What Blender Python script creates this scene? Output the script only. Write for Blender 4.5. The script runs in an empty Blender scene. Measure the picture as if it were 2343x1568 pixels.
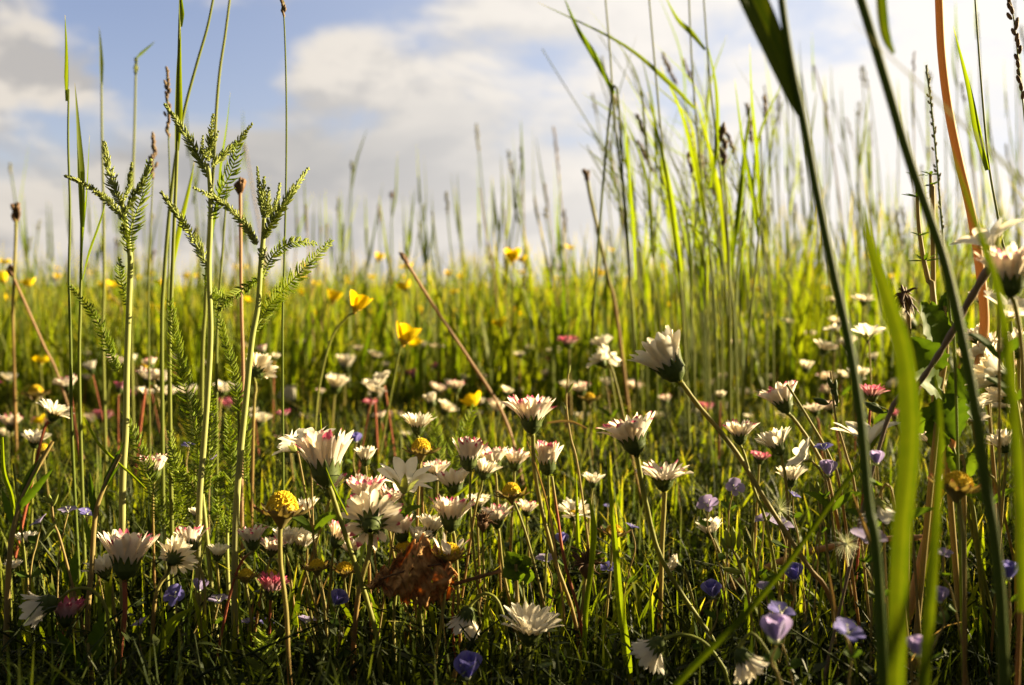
import bpy, math, random
import numpy as np
from mathutils import Vector, Matrix

R = math.radians
S = bpy.context.scene
COL = S.collection

# ------------------------------------------------------------------ camera
FPX = 2382.0            # focal length in units of a 2342 px wide frame
CX, CY = 1171.0, 784.0
CAM_H = 0.17
PITCH = math.atan((784 - 655) / FPX)
cam_d = bpy.data.cameras.new('camera')
cam_d.sensor_width = 23.6
cam_d.lens = 23.6 * FPX / 2342
cam_d.clip_start = 0.01
cam_d.clip_end = 2000
cam_d.dof.use_dof = True
cam_d.dof.focus_distance = 0.44
cam_d.dof.aperture_fstop = 7.5
cam_d.dof.aperture_blades = 7
cam = bpy.data.objects.new('camera', cam_d)
COL.objects.link(cam)
cam.location = (0, 0, CAM_H)
cam.rotation_euler = (R(90) - PITCH, 0, 0)
S.camera = cam
FW = Vector((0, math.cos(PITCH), -math.sin(PITCH)))
UP = Vector((0, math.sin(PITCH), math.cos(PITCH)))
RT = Vector((1, 0, 0))
C0 = Vector((0, 0, CAM_H))

# ------------------------------------------------------------------ world, sun, exposure
SUN_AZ, SUN_EL = R(76), R(17)
SUN_DIR = Vector((math.cos(SUN_EL) * math.sin(SUN_AZ), math.cos(SUN_EL) * math.cos(SUN_AZ), math.sin(SUN_EL)))
S.view_settings.view_transform = 'Standard'
S.view_settings.look = 'None'
S.view_settings.exposure = 2.62
S.view_settings.gamma = 1.0
S.cycles.use_denoising = True
S.cycles.max_bounces = 8
S.cycles.transmission_bounces = 6
S.cycles.diffuse_bounces = 4
S.cycles.sample_clamp_indirect = 6

W = bpy.data.worlds.new('World')
S.world = W
W.use_nodes = True


class NB:
    """small helper for node trees"""
    def __init__(self, tree):
        self.t = tree
        self.n = tree.nodes
        self.n.clear()

    def add(self, kind, **kw):
        nd = self.n.new(kind)
        for k, v in kw.items():
            setattr(nd, k, v)
        return nd

    def link(self, a, b):
        self.t.links.new(a, b)

    def put(self, sock, v):
        if hasattr(v, 'is_output'):
            self.link(v, sock)
        elif v is not None:
            if isinstance(v, (tuple, list)) and len(v) == 3 and sock.type == 'RGBA':
                v = (*v, 1)
            sock.default_value = v

    def m(self, op, a, b=None, c=None, clamp=False):
        nd = self.add('ShaderNodeMath', operation=op, use_clamp=clamp)
        for i, v in enumerate((a, b, c)):
            if v is not None:
                self.put(nd.inputs[i], v)
        return nd.outputs[0]

    def mix(self, f, a, b, mode='MIX'):
        nd = self.add('ShaderNodeMix', data_type='RGBA', blend_type=mode)
        self.put(nd.inputs[0], f)
        self.put(nd.inputs[6], a)
        self.put(nd.inputs[7], b)
        return nd.outputs[2]

    def noise(self, vec, scale, detail=4, rough=.55, dist=0.0):
        nd = self.add('ShaderNodeTexNoise')
        if vec is not None:
            self.link(vec, nd.inputs['Vector'])
        nd.inputs['Scale'].default_value = scale
        nd.inputs['Detail'].default_value = detail
        nd.inputs['Roughness'].default_value = rough
        nd.inputs['Distortion'].default_value = dist
        return nd.outputs[0]

    def step(self, x, lo, hi):
        nd = self.add('ShaderNodeMapRange', interpolation_type='SMOOTHSTEP')
        self.put(nd.inputs[0], x)
        self.put(nd.inputs[1], lo)
        self.put(nd.inputs[2], hi)
        return nd.outputs[0]


def build_world():
    b = NB(W.node_tree)
    tc = b.add('ShaderNodeTexCoord')
    sep = b.add('ShaderNodeSeparateXYZ')
    b.link(tc.outputs['Generated'], sep.inputs[0])
    x, y, z = sep.outputs
    az = b.m('ARCTAN2', x, y)
    el = b.m('ARCSINE', z)

    def comb(a, c, w=0.0):
        nd = b.add('ShaderNodeCombineXYZ')
        b.put(nd.inputs[0], a)
        b.put(nd.inputs[1], c)
        nd.inputs[2].default_value = w
        return nd.outputs[0]
    v1 = comb(b.m('MULTIPLY', az, 1.0), b.m('MULTIPLY', el, 1.9), 3.1)
    n1 = b.noise(v1, 7.5, 9, .56, .35)
    n2 = b.noise(comb(b.m('MULTIPLY', az, 1.0), b.m('MULTIPLY', b.m('ADD', el, .022), 1.9), 3.1), 7.5, 9, .56, .35)
    n3 = b.noise(comb(az, b.m('MULTIPLY', el, 2.6), 8.3), 3.0, 4, .5)

    def blob(u, v, ru, rv):
        a0 = math.atan((u - 1171) / FPX)
        e0 = math.atan((655 - v) / FPX)
        dx = b.m('DIVIDE', b.m('SUBTRACT', az, a0), ru / FPX)
        dy = b.m('DIVIDE', b.m('SUBTRACT', el, e0), rv / FPX)
        r2 = b.m('ADD', b.m('MULTIPLY', dx, dx), b.m('MULTIPLY', dy, dy))
        return b.m('EXPONENT', b.m('MULTIPLY', r2, -1.0))
    f = b.m('MULTIPLY', n1, 1.15)
    field = b.m('ADD', f, .20)
    for (u, v, ru, rv, k) in ((330, 60, 130, 90, -.30), (430, 200, 240, 120, -.42), (590, 120, 120, 130, -.34), (170, 90, 90, 80, -.16),
                              (850, 30, 260, 60, -.13), (960, 110, 60, 50, -.10),
                              (60, 210, 150, 70, .34), (190, 235, 90, 40, .20), (790, 130, 90, 50, .24), (760, 200, 200, 60, .2),
                              (1171, 540, 1500, 130, .22), (60, 20, 120, 80, .05), (600, 420, 300, 70, .12), (240, 320, 200, 40, -.10), (1300, 40, 260, 70, .15)):
        field = b.m('ADD', field, b.m('MULTIPLY', blob(u, v, ru, rv), k))
    mask = b.step(field, .52, .84)
    shade = b.step(b.m('SUBTRACT', n1, n2), -.09, .08)       # lit upper edges of the clouds
    grey = b.step(b.m('ADD', b.m('SUBTRACT', n3, b.m('MULTIPLY', blob(0, 200, 300, 160), .3)), b.m('MULTIPLY', blob(760, 400, 560, 130), .30)), .50, .80)
    lit = b.mix(shade, (.53, .505, .485), (.80, .735, .655))
    cloud = b.mix(b.m('MULTIPLY', grey, .85), lit, (.42, .415, .415))
    sky = b.add('ShaderNodeTexSky', sky_type='NISHITA')
    sky.sun_disc = False
    sky.sun_elevation = SUN_EL
    sky.sun_rotation = SUN_AZ
    sky.air_density = 1.0
    sky.dust_density = 1.0
    sky.ozone_density = 2.0
    skyc = b.mix(1.0, sky.outputs[0], (.205, .165, .175), 'MULTIPLY')
    # clouds light up towards the sun
    dot = b.add('ShaderNodeVectorMath', operation='DOT_PRODUCT')
    b.link(tc.outputs['Generated'], dot.inputs[0])
    dot.inputs[1].default_value = SUN_DIR
    g = b.step(dot.outputs['Value'], -.10, .70)
    cloud = b.mix(g, cloud, b.mix(b.m('MULTIPLY', grey, .25), (1.08, 1.03, .97), (.85, .86, .90)))
    gain = b.m('ADD', 1.0, b.m('MULTIPLY', g, .25))
    gc = comb(gain, gain)
    col = b.mix(mask, b.mix(b.m('MULTIPLY', g, .62), skyc, (.86, .91, 1.0)), cloud)
    # unseen dark cloud, added overhead and behind the viewer to cut ambient light
    dim_mask = b.m('MAXIMUM', b.step(el, .42, .75), b.step(y, .10, -.45))
    col = b.mix(b.m('MULTIPLY', dim_mask, .93), col, b.mix(n3, (.13, .125, .12), (.22, .21, .20)))
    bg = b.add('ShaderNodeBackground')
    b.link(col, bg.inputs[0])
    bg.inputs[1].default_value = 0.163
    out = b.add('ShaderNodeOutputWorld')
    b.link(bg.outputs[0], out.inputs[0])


build_world()

sun_d = bpy.data.lights.new('sun', 'SUN')
sun_d.energy = 5.0
sun_d.angle = R(0.5)
sun_d.color = (1.0, .81, .48)
sun = bpy.data.objects.new('sun', sun_d)
COL.objects.link(sun)
sun.rotation_euler = SUN_DIR.to_track_quat('Z', 'Y').to_euler()

# ------------------------------------------------------------------ helpers
rng = np.random.default_rng(11)
RND = random.Random(5)


def P(u, v, d):
    """point of the place seen at u, v (2342 x 1568 frame) at depth d metres"""
    return C0 + FW * d + RT * ((u - CX) / FPX * d) + UP * ((CY - v) / FPX * d)


def px(n, d):
    return n * d / FPX


def depth_for(v):
    return CAM_H / ((v - 655) / FPX)


def smooth(pts, n=24):
    pts = [Vector(p) for p in pts]
    if len(pts) == 2:
        return [pts[0].lerp(pts[1], i / (n - 1)) for i in range(n)]
    q = [pts[0] * 2 - pts[1]] + pts + [pts[-1] * 2 - pts[-2]]
    out = []
    m = len(pts) - 1
    for i in range(n):
        s = i / (n - 1) * m
        k = min(int(s), m - 1)
        t = s - k
        a, b_, c, d = q[k], q[k + 1], q[k + 2], q[k + 3]
        out.append(.5 * ((2 * b_) + (c - a) * t + (2 * a - 5 * b_ + 4 * c - d) * t * t + (3 * b_ - a - 3 * c + d) * t ** 3))
    return out


class MB:
    """collects grids of quads into one mesh"""
    def __init__(self):
        self.v, self.f, self.t, self.r, self.m = [], [], [], [], []
        self.n = 0

    def grid(self, G, t=None, rnd=0.5, mat=0, closed=False):
        a, c = len(G), len(G[0])
        base = self.n
        for i, row in enumerate(G):
            for j, p in enumerate(row):
                self.v.append((p[0], p[1], p[2]))
                self.t.append(t[i] if t is not None else i / max(1, a - 1))
                self.r.append(rnd[j] if hasattr(rnd, '__len__') else rnd)
        self.n += a * c
        for i in range(a - 1):
            for j in range(c if closed else c - 1):
                j2 = (j + 1) % c
                self.f.append((base + i * c + j, base + i * c + j2, base + (i + 1) * c + j2, base + (i + 1) * c + j))
                self.m.append(mat)
        return base

    def tube(self, path, rad, sides=7, rnd=.5, mat=0, t=None):
        G = []
        n = len(path)
        ref = Vector((.3, .9, .2)).normalized()
        for i, p in enumerate(path):
            T = (path[min(i + 1, n - 1)] - path[max(i - 1, 0)])
            if T.length < 1e-9:
                T = Vector((0, 0, 1))
            T.normalize()
            X = T.cross(ref)
            if X.length < 1e-4:
                X = T.cross(Vector((1, 0, 0)))
            X.normalize()
            Y = X.cross(T)
            ref = Y * -1 if False else ref
            r = rad[i] if hasattr(rad, '__len__') else rad
            G.append([p + X * (r * math.cos(2 * math.pi * k / sides)) + Y * (r * math.sin(2 * math.pi * k / sides)) for k in range(sides)])
        self.grid(G, t, rnd, mat, closed=True)

    def ribbon(self, path, wid, nrm, fold=.18, rnd=.5, mat=0, t=None, twist=0.0, cols=3):
        """blade along path; nrm = direction its flat side faces"""
        G = []
        n = len(path)
        for i, p in enumerate(path):
            T = (path[min(i + 1, n - 1)] - path[max(i - 1, 0)]).normalized()
            N = Vector(nrm)
            if twist:
                N = Matrix.Rotation(twist * i / (n - 1), 3, T) @ N
            X = T.cross(N)
            if X.length < 1e-5:
                X = T.cross(Vector((1, .1, 0)))
            X.normalize()
            NN = X.cross(T)
            w = wid[i] if hasattr(wid, '__len__') else wid
            row = []
            for k in range(cols):
                s = -1 + 2 * k / (cols - 1)
                row.append(p + X * (w * .5 * s) + NN * (w * .5 * fold * abs(s)))
            G.append(row)
        self.grid(G, t, rnd, mat)

    def lathe(self, prof, M=None, sides=12, rnd=.5, mat=0, t=None):
        M = M or Matrix.Identity(4)
        G = []
        for (r, z) in prof:
            G.append([M @ Vector((r * math.cos(2 * math.pi * k / sides), r * math.sin(2 * math.pi * k / sides), z)) for k in range(sides)])
        self.grid(G, t, rnd, mat, closed=True)

    def blob(self, c, r, axis=None, stretch=1.0, sides=6, rnd=.5, mat=0):
        """small ellipsoid"""
        A = Vector(axis or (0, 0, 1)).normalized()
        q = Vector((0, 0, 1)).rotation_difference(A).to_matrix()
        G = []
        for i in range(5):
            a = math.pi * i / 4
            rr, zz = r * math.sin(a) + 1e-7, -r * stretch * math.cos(a)
            G.append([Vector(c) + q @ Vector((rr * math.cos(2 * math.pi * k / sides), rr * math.sin(2 * math.pi * k / sides), zz)) for k in range(sides)])
        self.grid(G, None, rnd, mat, closed=True)

    def mesh(self, name, mats, origin=None):
        me = bpy.data.meshes.new(name)
        v = np.array(self.v, dtype=np.float64)
        if origin is not None:
            v = v - np.array(origin)
        me.from_pydata(v.tolist(), [], self.f)
        for m_ in (mats if isinstance(mats, (list, tuple)) else [mats]):
            me.materials.append(m_)
        me.polygons.foreach_set('material_index', self.m)
        me.polygons.foreach_set('use_smooth', [True] * len(self.f))
        for nm, arr in (('t', self.t), ('rnd', self.r)):
            at = me.attributes.new(nm, 'FLOAT', 'POINT')
            at.data.foreach_set('value', np.array(arr, dtype=np.float32))
        me.update()
        return me


PENDING = []     # (object, description, u, v) whose label is finished at the end
THINGS = []


def obj(name, me, parent=None, loc=(0, 0, 0)):
    o = bpy.data.objects.new(name, me)
    COL.objects.link(o)
    if parent is not None:
        o.parent = parent
    o.location = loc
    return o


def thing(name, label, cat, loc, group=None, uv=None):
    """an Empty at the thing's base that parents its parts"""
    o = bpy.data.objects.new(name, None)
    o.empty_display_size = .01
    COL.objects.link(o)
    o.location = loc
    mark(o, label, cat, group, uv)
    return o


def mark(o, label, cat, group=None, uv=None):
    o['label'] = label
    o['category'] = cat
    if group:
        o['group'] = group
    if uv:
        PENDING.append((o, label, uv[0], uv[1]))
    return o


def part(name, mb, mats, root):
    """mesh given in world space, parented to a root that is only translated"""
    me = mb.mesh(name, mats, origin=tuple(root.location))
    return obj(name, me, root)


# ------------------------------------------------------------------ materials
def leaf_mat(name, c1, c2, tr=None, k=.45, tip=None, base=None, rough=.55, spec=.13, obj_var=.25, scale=900, streak=.3):
    """two-sided plant tissue: reflects and lets light through"""
    m = bpy.data.materials.new(name)
    m.use_nodes = True
    b = NB(m.node_tree)
    ra = b.add('ShaderNodeAttribute', attribute_name='rnd').outputs['Fac']
    ta = b.add('ShaderNodeAttribute', attribute_name='t').outputs['Fac']
    oi = b.add('ShaderNodeObjectInfo').outputs['Random']
    tc = b.add('ShaderNodeTexCoord').outputs['Object']
    nz = b.noise(tc, scale, 3, .6)
    f = b.m('ADD', b.m('MULTIPLY', ra, 1 - obj_var), b.m('MULTIPLY', oi, obj_var))
    f = b.m('ADD', f, b.m('MULTIPLY', b.m('SUBTRACT', nz, .5), streak), clamp=True)
    col = b.mix(f, c1, c2)
    if tip:
        col = b.mix(b.step(ta, tip[1], tip[2]), col, tip[0])
    if base:
        col = b.mix(b.step(ta, base[2], base[1]), col, base[0])
    pr = b.add('ShaderNodeBsdfPrincipled')
    b.link(col, pr.inputs['Base Color'])
    pr.inputs['Roughness'].default_value = rough
    pr.inputs['Specular IOR Level'].default_value = spec
    out = b.add('ShaderNodeOutputMaterial')
    if k > 0:
        tl = b.add('ShaderNodeBsdfTranslucent')
        b.link(b.mix(1.0, col, tr or (1.6, 1.5, .8), 'MULTIPLY'), tl.inputs[0])
        mx = b.add('ShaderNodeMixShader')
        mx.inputs[0].default_value = k
        b.link(pr.outputs[0], mx.inputs[1])
        b.link(tl.outputs[0], mx.inputs[2])
        b.link(mx.outputs[0], out.inputs[0])
    else:
        b.link(pr.outputs[0], out.inputs[0])
    return m


def petal_mat(name, body, tipc, lo, hi, k=.45, specks=True, vein=None, tr=(1.0, .93, .80)):
    m = bpy.data.materials.new(name)
    m.use_nodes = True
    b = NB(m.node_tree)
    ta = b.add('ShaderNodeAttribute', attribute_name='t').outputs['Fac']
    ra = b.add('ShaderNodeAttribute', attribute_name='rnd').outputs['Fac']
    tc = b.add('ShaderNodeTexCoord').outputs['Object']
    col = b.mix(b.m('MULTIPLY', ra, .35), body, tuple(c * .82 for c in body))
    if tipc:
        j = b.m('ADD', ta, b.m('MULTIPLY', b.m('SUBTRACT', ra, .5), .42))
        j = b.m('ADD', j, b.m('MULTIPLY', b.m('SUBTRACT', b.noise(tc, 7, 3), .5), .3))
        col = b.mix(b.step(j, lo, hi), col, tipc)
    if vein:
        # fine lines across the petal: rnd holds the petal, t the way along it
        col = b.mix(b.m('MULTIPLY', b.step(b.noise(tc, 9, 2, .5, 1.5), .52, .60), .5), col, vein)
    if specks:
        sp = b.step(b.noise(tc, 14, 4, .7), .665, .70)
        col = b.mix(b.m('MULTIPLY', sp, .85), col, (.10, .06, .03))
        st = b.step(b.noise(tc, 2.4, 3, .6), .55, .78)
        col = b.mix(b.m('MULTIPLY', st, .22), col, (.45, .36, .22))
    pr = b.add('ShaderNodeBsdfPrincipled')
    b.link(col, pr.inputs['Base Color'])
    pr.inputs['Roughness'].default_value = .6
    pr.inputs['Specular IOR Level'].default_value = .10
    tl = b.add('ShaderNodeBsdfTranslucent')
    b.link(b.mix(1.0, col, tr, 'MULTIPLY'), tl.inputs[0])
    mx = b.add('ShaderNodeMixShader')
    mx.inputs[0].default_value = k
    b.link(pr.outputs[0], mx.inputs[1])
    b.link(tl.outputs[0], mx.inputs[2])
    out = b.add('ShaderNodeOutputMaterial')
    b.link(mx.outputs[0], out.inputs[0])
    return m


PINK = (.46, .085, .18)
M = dict(
    nearstem=leaf_mat('thick_grass_stem', (.040, .066, .010), (.075, .095, .016), (1.7, 1.6, .4), .3, scale=260, streak=.9),
    grass=leaf_mat('grass', (.042, .072, .004), (.118, .134, .010), (2.2, 2.1, .5), .52, tip=((.26, .22, .06), .80, 1.0), base=((.10, .09, .04), 0.0, .16), obj_var=0),
    dry=leaf_mat('dry_grass', (.20, .13, .045), (.26, .21, .08), (1.2, 1.0, .7), .3),
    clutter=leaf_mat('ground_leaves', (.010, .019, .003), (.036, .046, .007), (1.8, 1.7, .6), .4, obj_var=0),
    blade=leaf_mat('grass_blade', (.050, .085, .006), (.10, .125, .010), (2.35, 2.2, .45), .62, tip=((.22, .19, .05), .93, 1.0)),
    near=leaf_mat('broad_grass_blade', (.018, .036, .002), (.052, .066, .005), (1.8, 1.7, .35), .5, scale=220, streak=.9),
    culm=leaf_mat('grass_culm', (.085, .115, .018), (.18, .19, .045), (1.5, 1.4, .6), .35),
    sheath=leaf_mat('grass_sheath', (.075, .12, .02), (.12, .15, .03), (1.6, 1.5, .6), .4),
    seed=leaf_mat('seed_head', (.09, .055, .035), (.17, .12, .07), (1.3, 1.1, .8), .25),
    seedg=leaf_mat('green_seed_head', (.12, .12, .04), (.19, .17, .07), (1.5, 1.3, .7), .35),
    stem=leaf_mat('daisy_stem', (.17, .165, .045), (.23, .20, .06), (1.4, 1.2, .6), .28, tip=((.15, .16, .035), .6, 1.0), base=((.22, .135, .05), .1, .5)),
    stemred=leaf_mat('red_daisy_stem', (.24, .065, .035), (.27, .10, .05), (1.3, 1.0, .8), .25, tip=((.22, .22, .07), .78, 1.0)),
    stemgreen=leaf_mat('green_daisy_stem', (.13, .15, .025), (.18, .18, .04), (1.4, 1.3, .6), .3),
    calyx=leaf_mat('calyx', (.035, .055, .014), (.075, .095, .022), (1.7, 1.5, .7), .2, scale=9, tip=((.05, .05, .02), .9, 1.0)),
    bract=leaf_mat('dry_bract', (.14, .12, .04), (.19, .15, .055), (1.5, 1.3, .7), .3, tip=((.12, .05, .03), .7, 1.0)),
    disc=leaf_mat('disc_florets', (.55, .38, .015), (.70, .50, .03), (1.1, .9, .5), .15, rough=.8, base=((.35, .30, .06), .0, .35)),
    discold=leaf_mat('old_disc_florets', (.42, .26, .03), (.55, .36, .05), (1.1, .9, .5), .12, rough=.8),
    dead=leaf_mat('dead_head', (.07, .04, .022), (.16, .09, .045), (1.2, 1, .8), .2),
    white=petal_mat('white_petal', (.78, .75, .66), None, 0, 0, k=.58),
    pink=petal_mat('pink_tipped_petal', (.77, .72, .64), PINK, .89, 1.06, k=.58),
    magenta=petal_mat('magenta_petal', (.58, .36, .40), PINK, .45, .95),
    chick=petal_mat('chickweed_petal', (.80, .78, .71), None, 0, 0, k=.6),
    blue=petal_mat('speedwell_petal', (.17, .155, .42), (.23, .21, .46), .5, 1.0, k=.5, specks=False, vein=(.10, .07, .45), tr=(.9, .9, 1.0)),
    lilac=petal_mat('pale_speedwell_petal', (.31, .27, .44), (.36, .31, .46), .5, 1.0, k=.5, specks=False, vein=(.30, .24, .60), tr=(1, .9, 1.0)),
    eye=leaf_mat('flower_eye', (.7, .72, .5), (.8, .8, .6), (1, 1, .8), .3),
    butter=petal_mat('buttercup_petal', (.74, .56, .008), (.72, .50, .008), .6, 1.0, k=.45, specks=False, tr=(1.0, .95, .35)),
    ystem=leaf_mat('yarrow_stem', (.21, .24, .07), (.27, .29, .09), (1.3, 1.2, .7), .25, base=((.24, .24, .09), 0, .6)),
    yleaf=leaf_mat('yarrow_leaf', (.16, .22, .035), (.25, .29, .06), (2.1, 2.0, .6), .55),
    yfold=leaf_mat('young_yarrow_leaf', (.20, .25, .06), (.30, .33, .10), (1.5, 1.4, .7), .35),
    dand=leaf_mat('dandelion_stalk', (.38, .23, .10), (.44, .29, .13), (1.2, 1.0, .7), .4, scale=500),
    dandp=leaf_mat('pink_dandelion_stalk', (.27, .155, .09), (.34, .24, .14), (1.2, 1.05, .8), .35),
    deadleaf=leaf_mat('dead_leaf', (.20, .10, .038), (.55, .33, .13), (1.5, 1.2, .6), .36, scale=160, streak=1.6, rough=.8, obj_var=0),
    twig=leaf_mat('dry_twig', (.10, .07, .05), (.17, .12, .085), None, 0, scale=1500, streak=1.0),
    broad=leaf_mat('broad_leaf', (.030, .060, .006), (.060, .098, .010), (2.0, 1.9, .5), .45, scale=350, streak=1.1),
    sepal=leaf_mat('sepal', (.16, .20, .04), (.22, .24, .06), (1.4, 1.3, .6), .35),
    herb=leaf_mat('herb_stem', (.20, .15, .06), (.26, .21, .08), (1.3, 1.2, .6), .3),
)


def ground_mat():
    m = bpy.data.materials.new('soil')
    m.use_nodes = True
    b = NB(m.node_tree)
    tc = b.add('ShaderNodeTexCoord').outputs['Object']
    n = b.noise(tc, 60, 8, .7)
    n2 = b.noise(tc, 1.3, 4, .6)
    c = b.mix(b.step(n, .35, .7), (.018, .013, .008), (.05, .048, .018))
    c = b.mix(b.step(n2, .4, .7), c, (.05, .075, .014))
    pr = b.add('ShaderNodeBsdfPrincipled')
    b.link(c, pr.inputs['Base Color'])
    pr.inputs['Roughness'].default_value = .95
    bp = b.add('ShaderNodeBump')
    bp.inputs['Distance'].default_value = .01
    b.link(n, bp.inputs['Height'])
    b.link(bp.outputs[0], pr.inputs['Normal'])
    out = b.add('ShaderNodeOutputMaterial')
    b.link(pr.outputs[0], out.inputs[0])
    return m


# ------------------------------------------------------------------ ground
def build_ground():
    mb = MB()
    rs = [0, .3, .6, 1, 1.5, 2.2, 3.2, 5, 8, 14, 30, 80, 250, 600]
    rr = random.Random(3)
    G = []
    for r in rs:
        row = []
        for k in range(72):
            a = 2 * math.pi * k / 72
            h = (rr.random() - .5) * (.010 if 0 < r < 5 else .03 if 5 <= r < 20 else 0)
            row.append(Vector((r * math.cos(a), r * math.sin(a), h - .002)))
        G.append(row)
    mb.grid(G, closed=True)
    o = obj('ground', mb.mesh('ground', ground_mat()))
    o['kind'] = 'structure'


build_ground()


# ------------------------------------------------------------------ grass that nobody could count
def blades(name, label, bx, by, h, wd, mat, segs=4, lean=.35, lean_dir=None, curl=.6, rnd=None):
    n = len(bx)
    rg = rng
    ang = rg.uniform(0, 2 * np.pi, n) if lean_dir is None else lean_dir
    L = h * np.abs(rg.normal(0, lean, n))
    fa = rg.uniform(0, np.pi, n)
    t = np.linspace(0, 1, segs + 1)
    tt = t[None, :]
    bend = tt ** (1.3 + rg.uniform(0, 1.2, n)[:, None])
    z = h[:, None] * (tt - curl * .35 * tt ** 3 * np.minimum(1, (L / h))[:, None])
    x = bx[:, None] + (L * np.cos(ang))[:, None] * bend
    y = by[:, None] + (L * np.sin(ang))[:, None] * bend
    wp = np.where(t < .45, .75 + .55 * t, (1 - t) / .55 * .9975) ** .8
    wp[-1] = .02
    hw = wd[:, None] * .5 * wp[None, :]
    tw = fa[:, None] + rg.normal(0, .8, n)[:, None] * tt
    dx, dy = np.cos(tw) * hw, np.sin(tw) * hw
    V = np.empty((n, segs + 1, 2, 3), dtype=np.float32)
    V[:, :, 0, 0], V[:, :, 0, 1], V[:, :, 0, 2] = x - dx, y - dy, z
    V[:, :, 1, 0], V[:, :, 1, 1], V[:, :, 1, 2] = x + dx, y + dy, z + hw * .3
    me = bpy.data.meshes.new(name)
    nv = n * (segs + 1) * 2
    me.vertices.add(nv)
    me.vertices.foreach_set('co', V.ravel())
    base = (np.arange(n) * (segs + 1) * 2)[:, None] + (np.arange(segs) * 2)[None, :]
    F = np.stack([base, base + 1, base + 3, base + 2], axis=-1).reshape(-1, 4).astype(np.int32)
    nf = len(F)
    me.loops.add(nf * 4)
    me.loops.foreach_set('vertex_index', F.ravel())
    me.polygons.add(nf)
    me.polygons.foreach_set('loop_start', np.arange(nf, dtype=np.int32) * 4)
    me.polygons.foreach_set('loop_total', np.full(nf, 4, dtype=np.int32))
    me.polygons.foreach_set('use_smooth', np.ones(nf, dtype=bool))
    at = me.attributes.new('t', 'FLOAT', 'POINT')
    at.data.foreach_set('value', np.tile(np.repeat(t, 2), n).astype(np.float32))
    rv = rg.uniform(0, 1, n) if rnd is None else rnd
    at = me.attributes.new('rnd', 'FLOAT', 'POINT')
    at.data.foreach_set('value', np.repeat(rv, (segs + 1) * 2).astype(np.float32))
    me.materials.append(mat)
    me.update(calc_edges=True)
    o = obj(name, me)
    o['kind'] = 'stuff'
    o['label'] = label
    o['category'] = 'grass'
    return o


def wedge(n, d0, d1, side=1.25, extra=.12, power=1.0):
    """positions in the view's wedge and some way to both sides of it"""
    u = rng.uniform(0, 1, n)
    d = np.sqrt(d0 ** 2 + (d1 ** 2 - d0 ** 2) * u ** power)
    hw = d * .49 * side + extra
    x = rng.uniform(-1, 1, n) * hw
    return x, d


def clumpy(x, y, f=6.0, seed=0):
    """smooth 0..1 field for patchiness"""
    s = np.zeros_like(x)
    r2 = np.random.default_rng(seed)
    for k in range(5):
        a, p, q = r2.uniform(0, 6.28), r2.uniform(0, 6.28), f * (1 + .7 * k)
        s += np.sin((x * math.cos(a) + y * math.sin(a)) * q + p) / (1 + .5 * k)
    return np.clip(.5 + s / 4.5, 0, 1)


def cap(d, v):
    """height at depth d that reaches row v of the frame"""
    return CAM_H - (v - 655) / FPX * d


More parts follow.
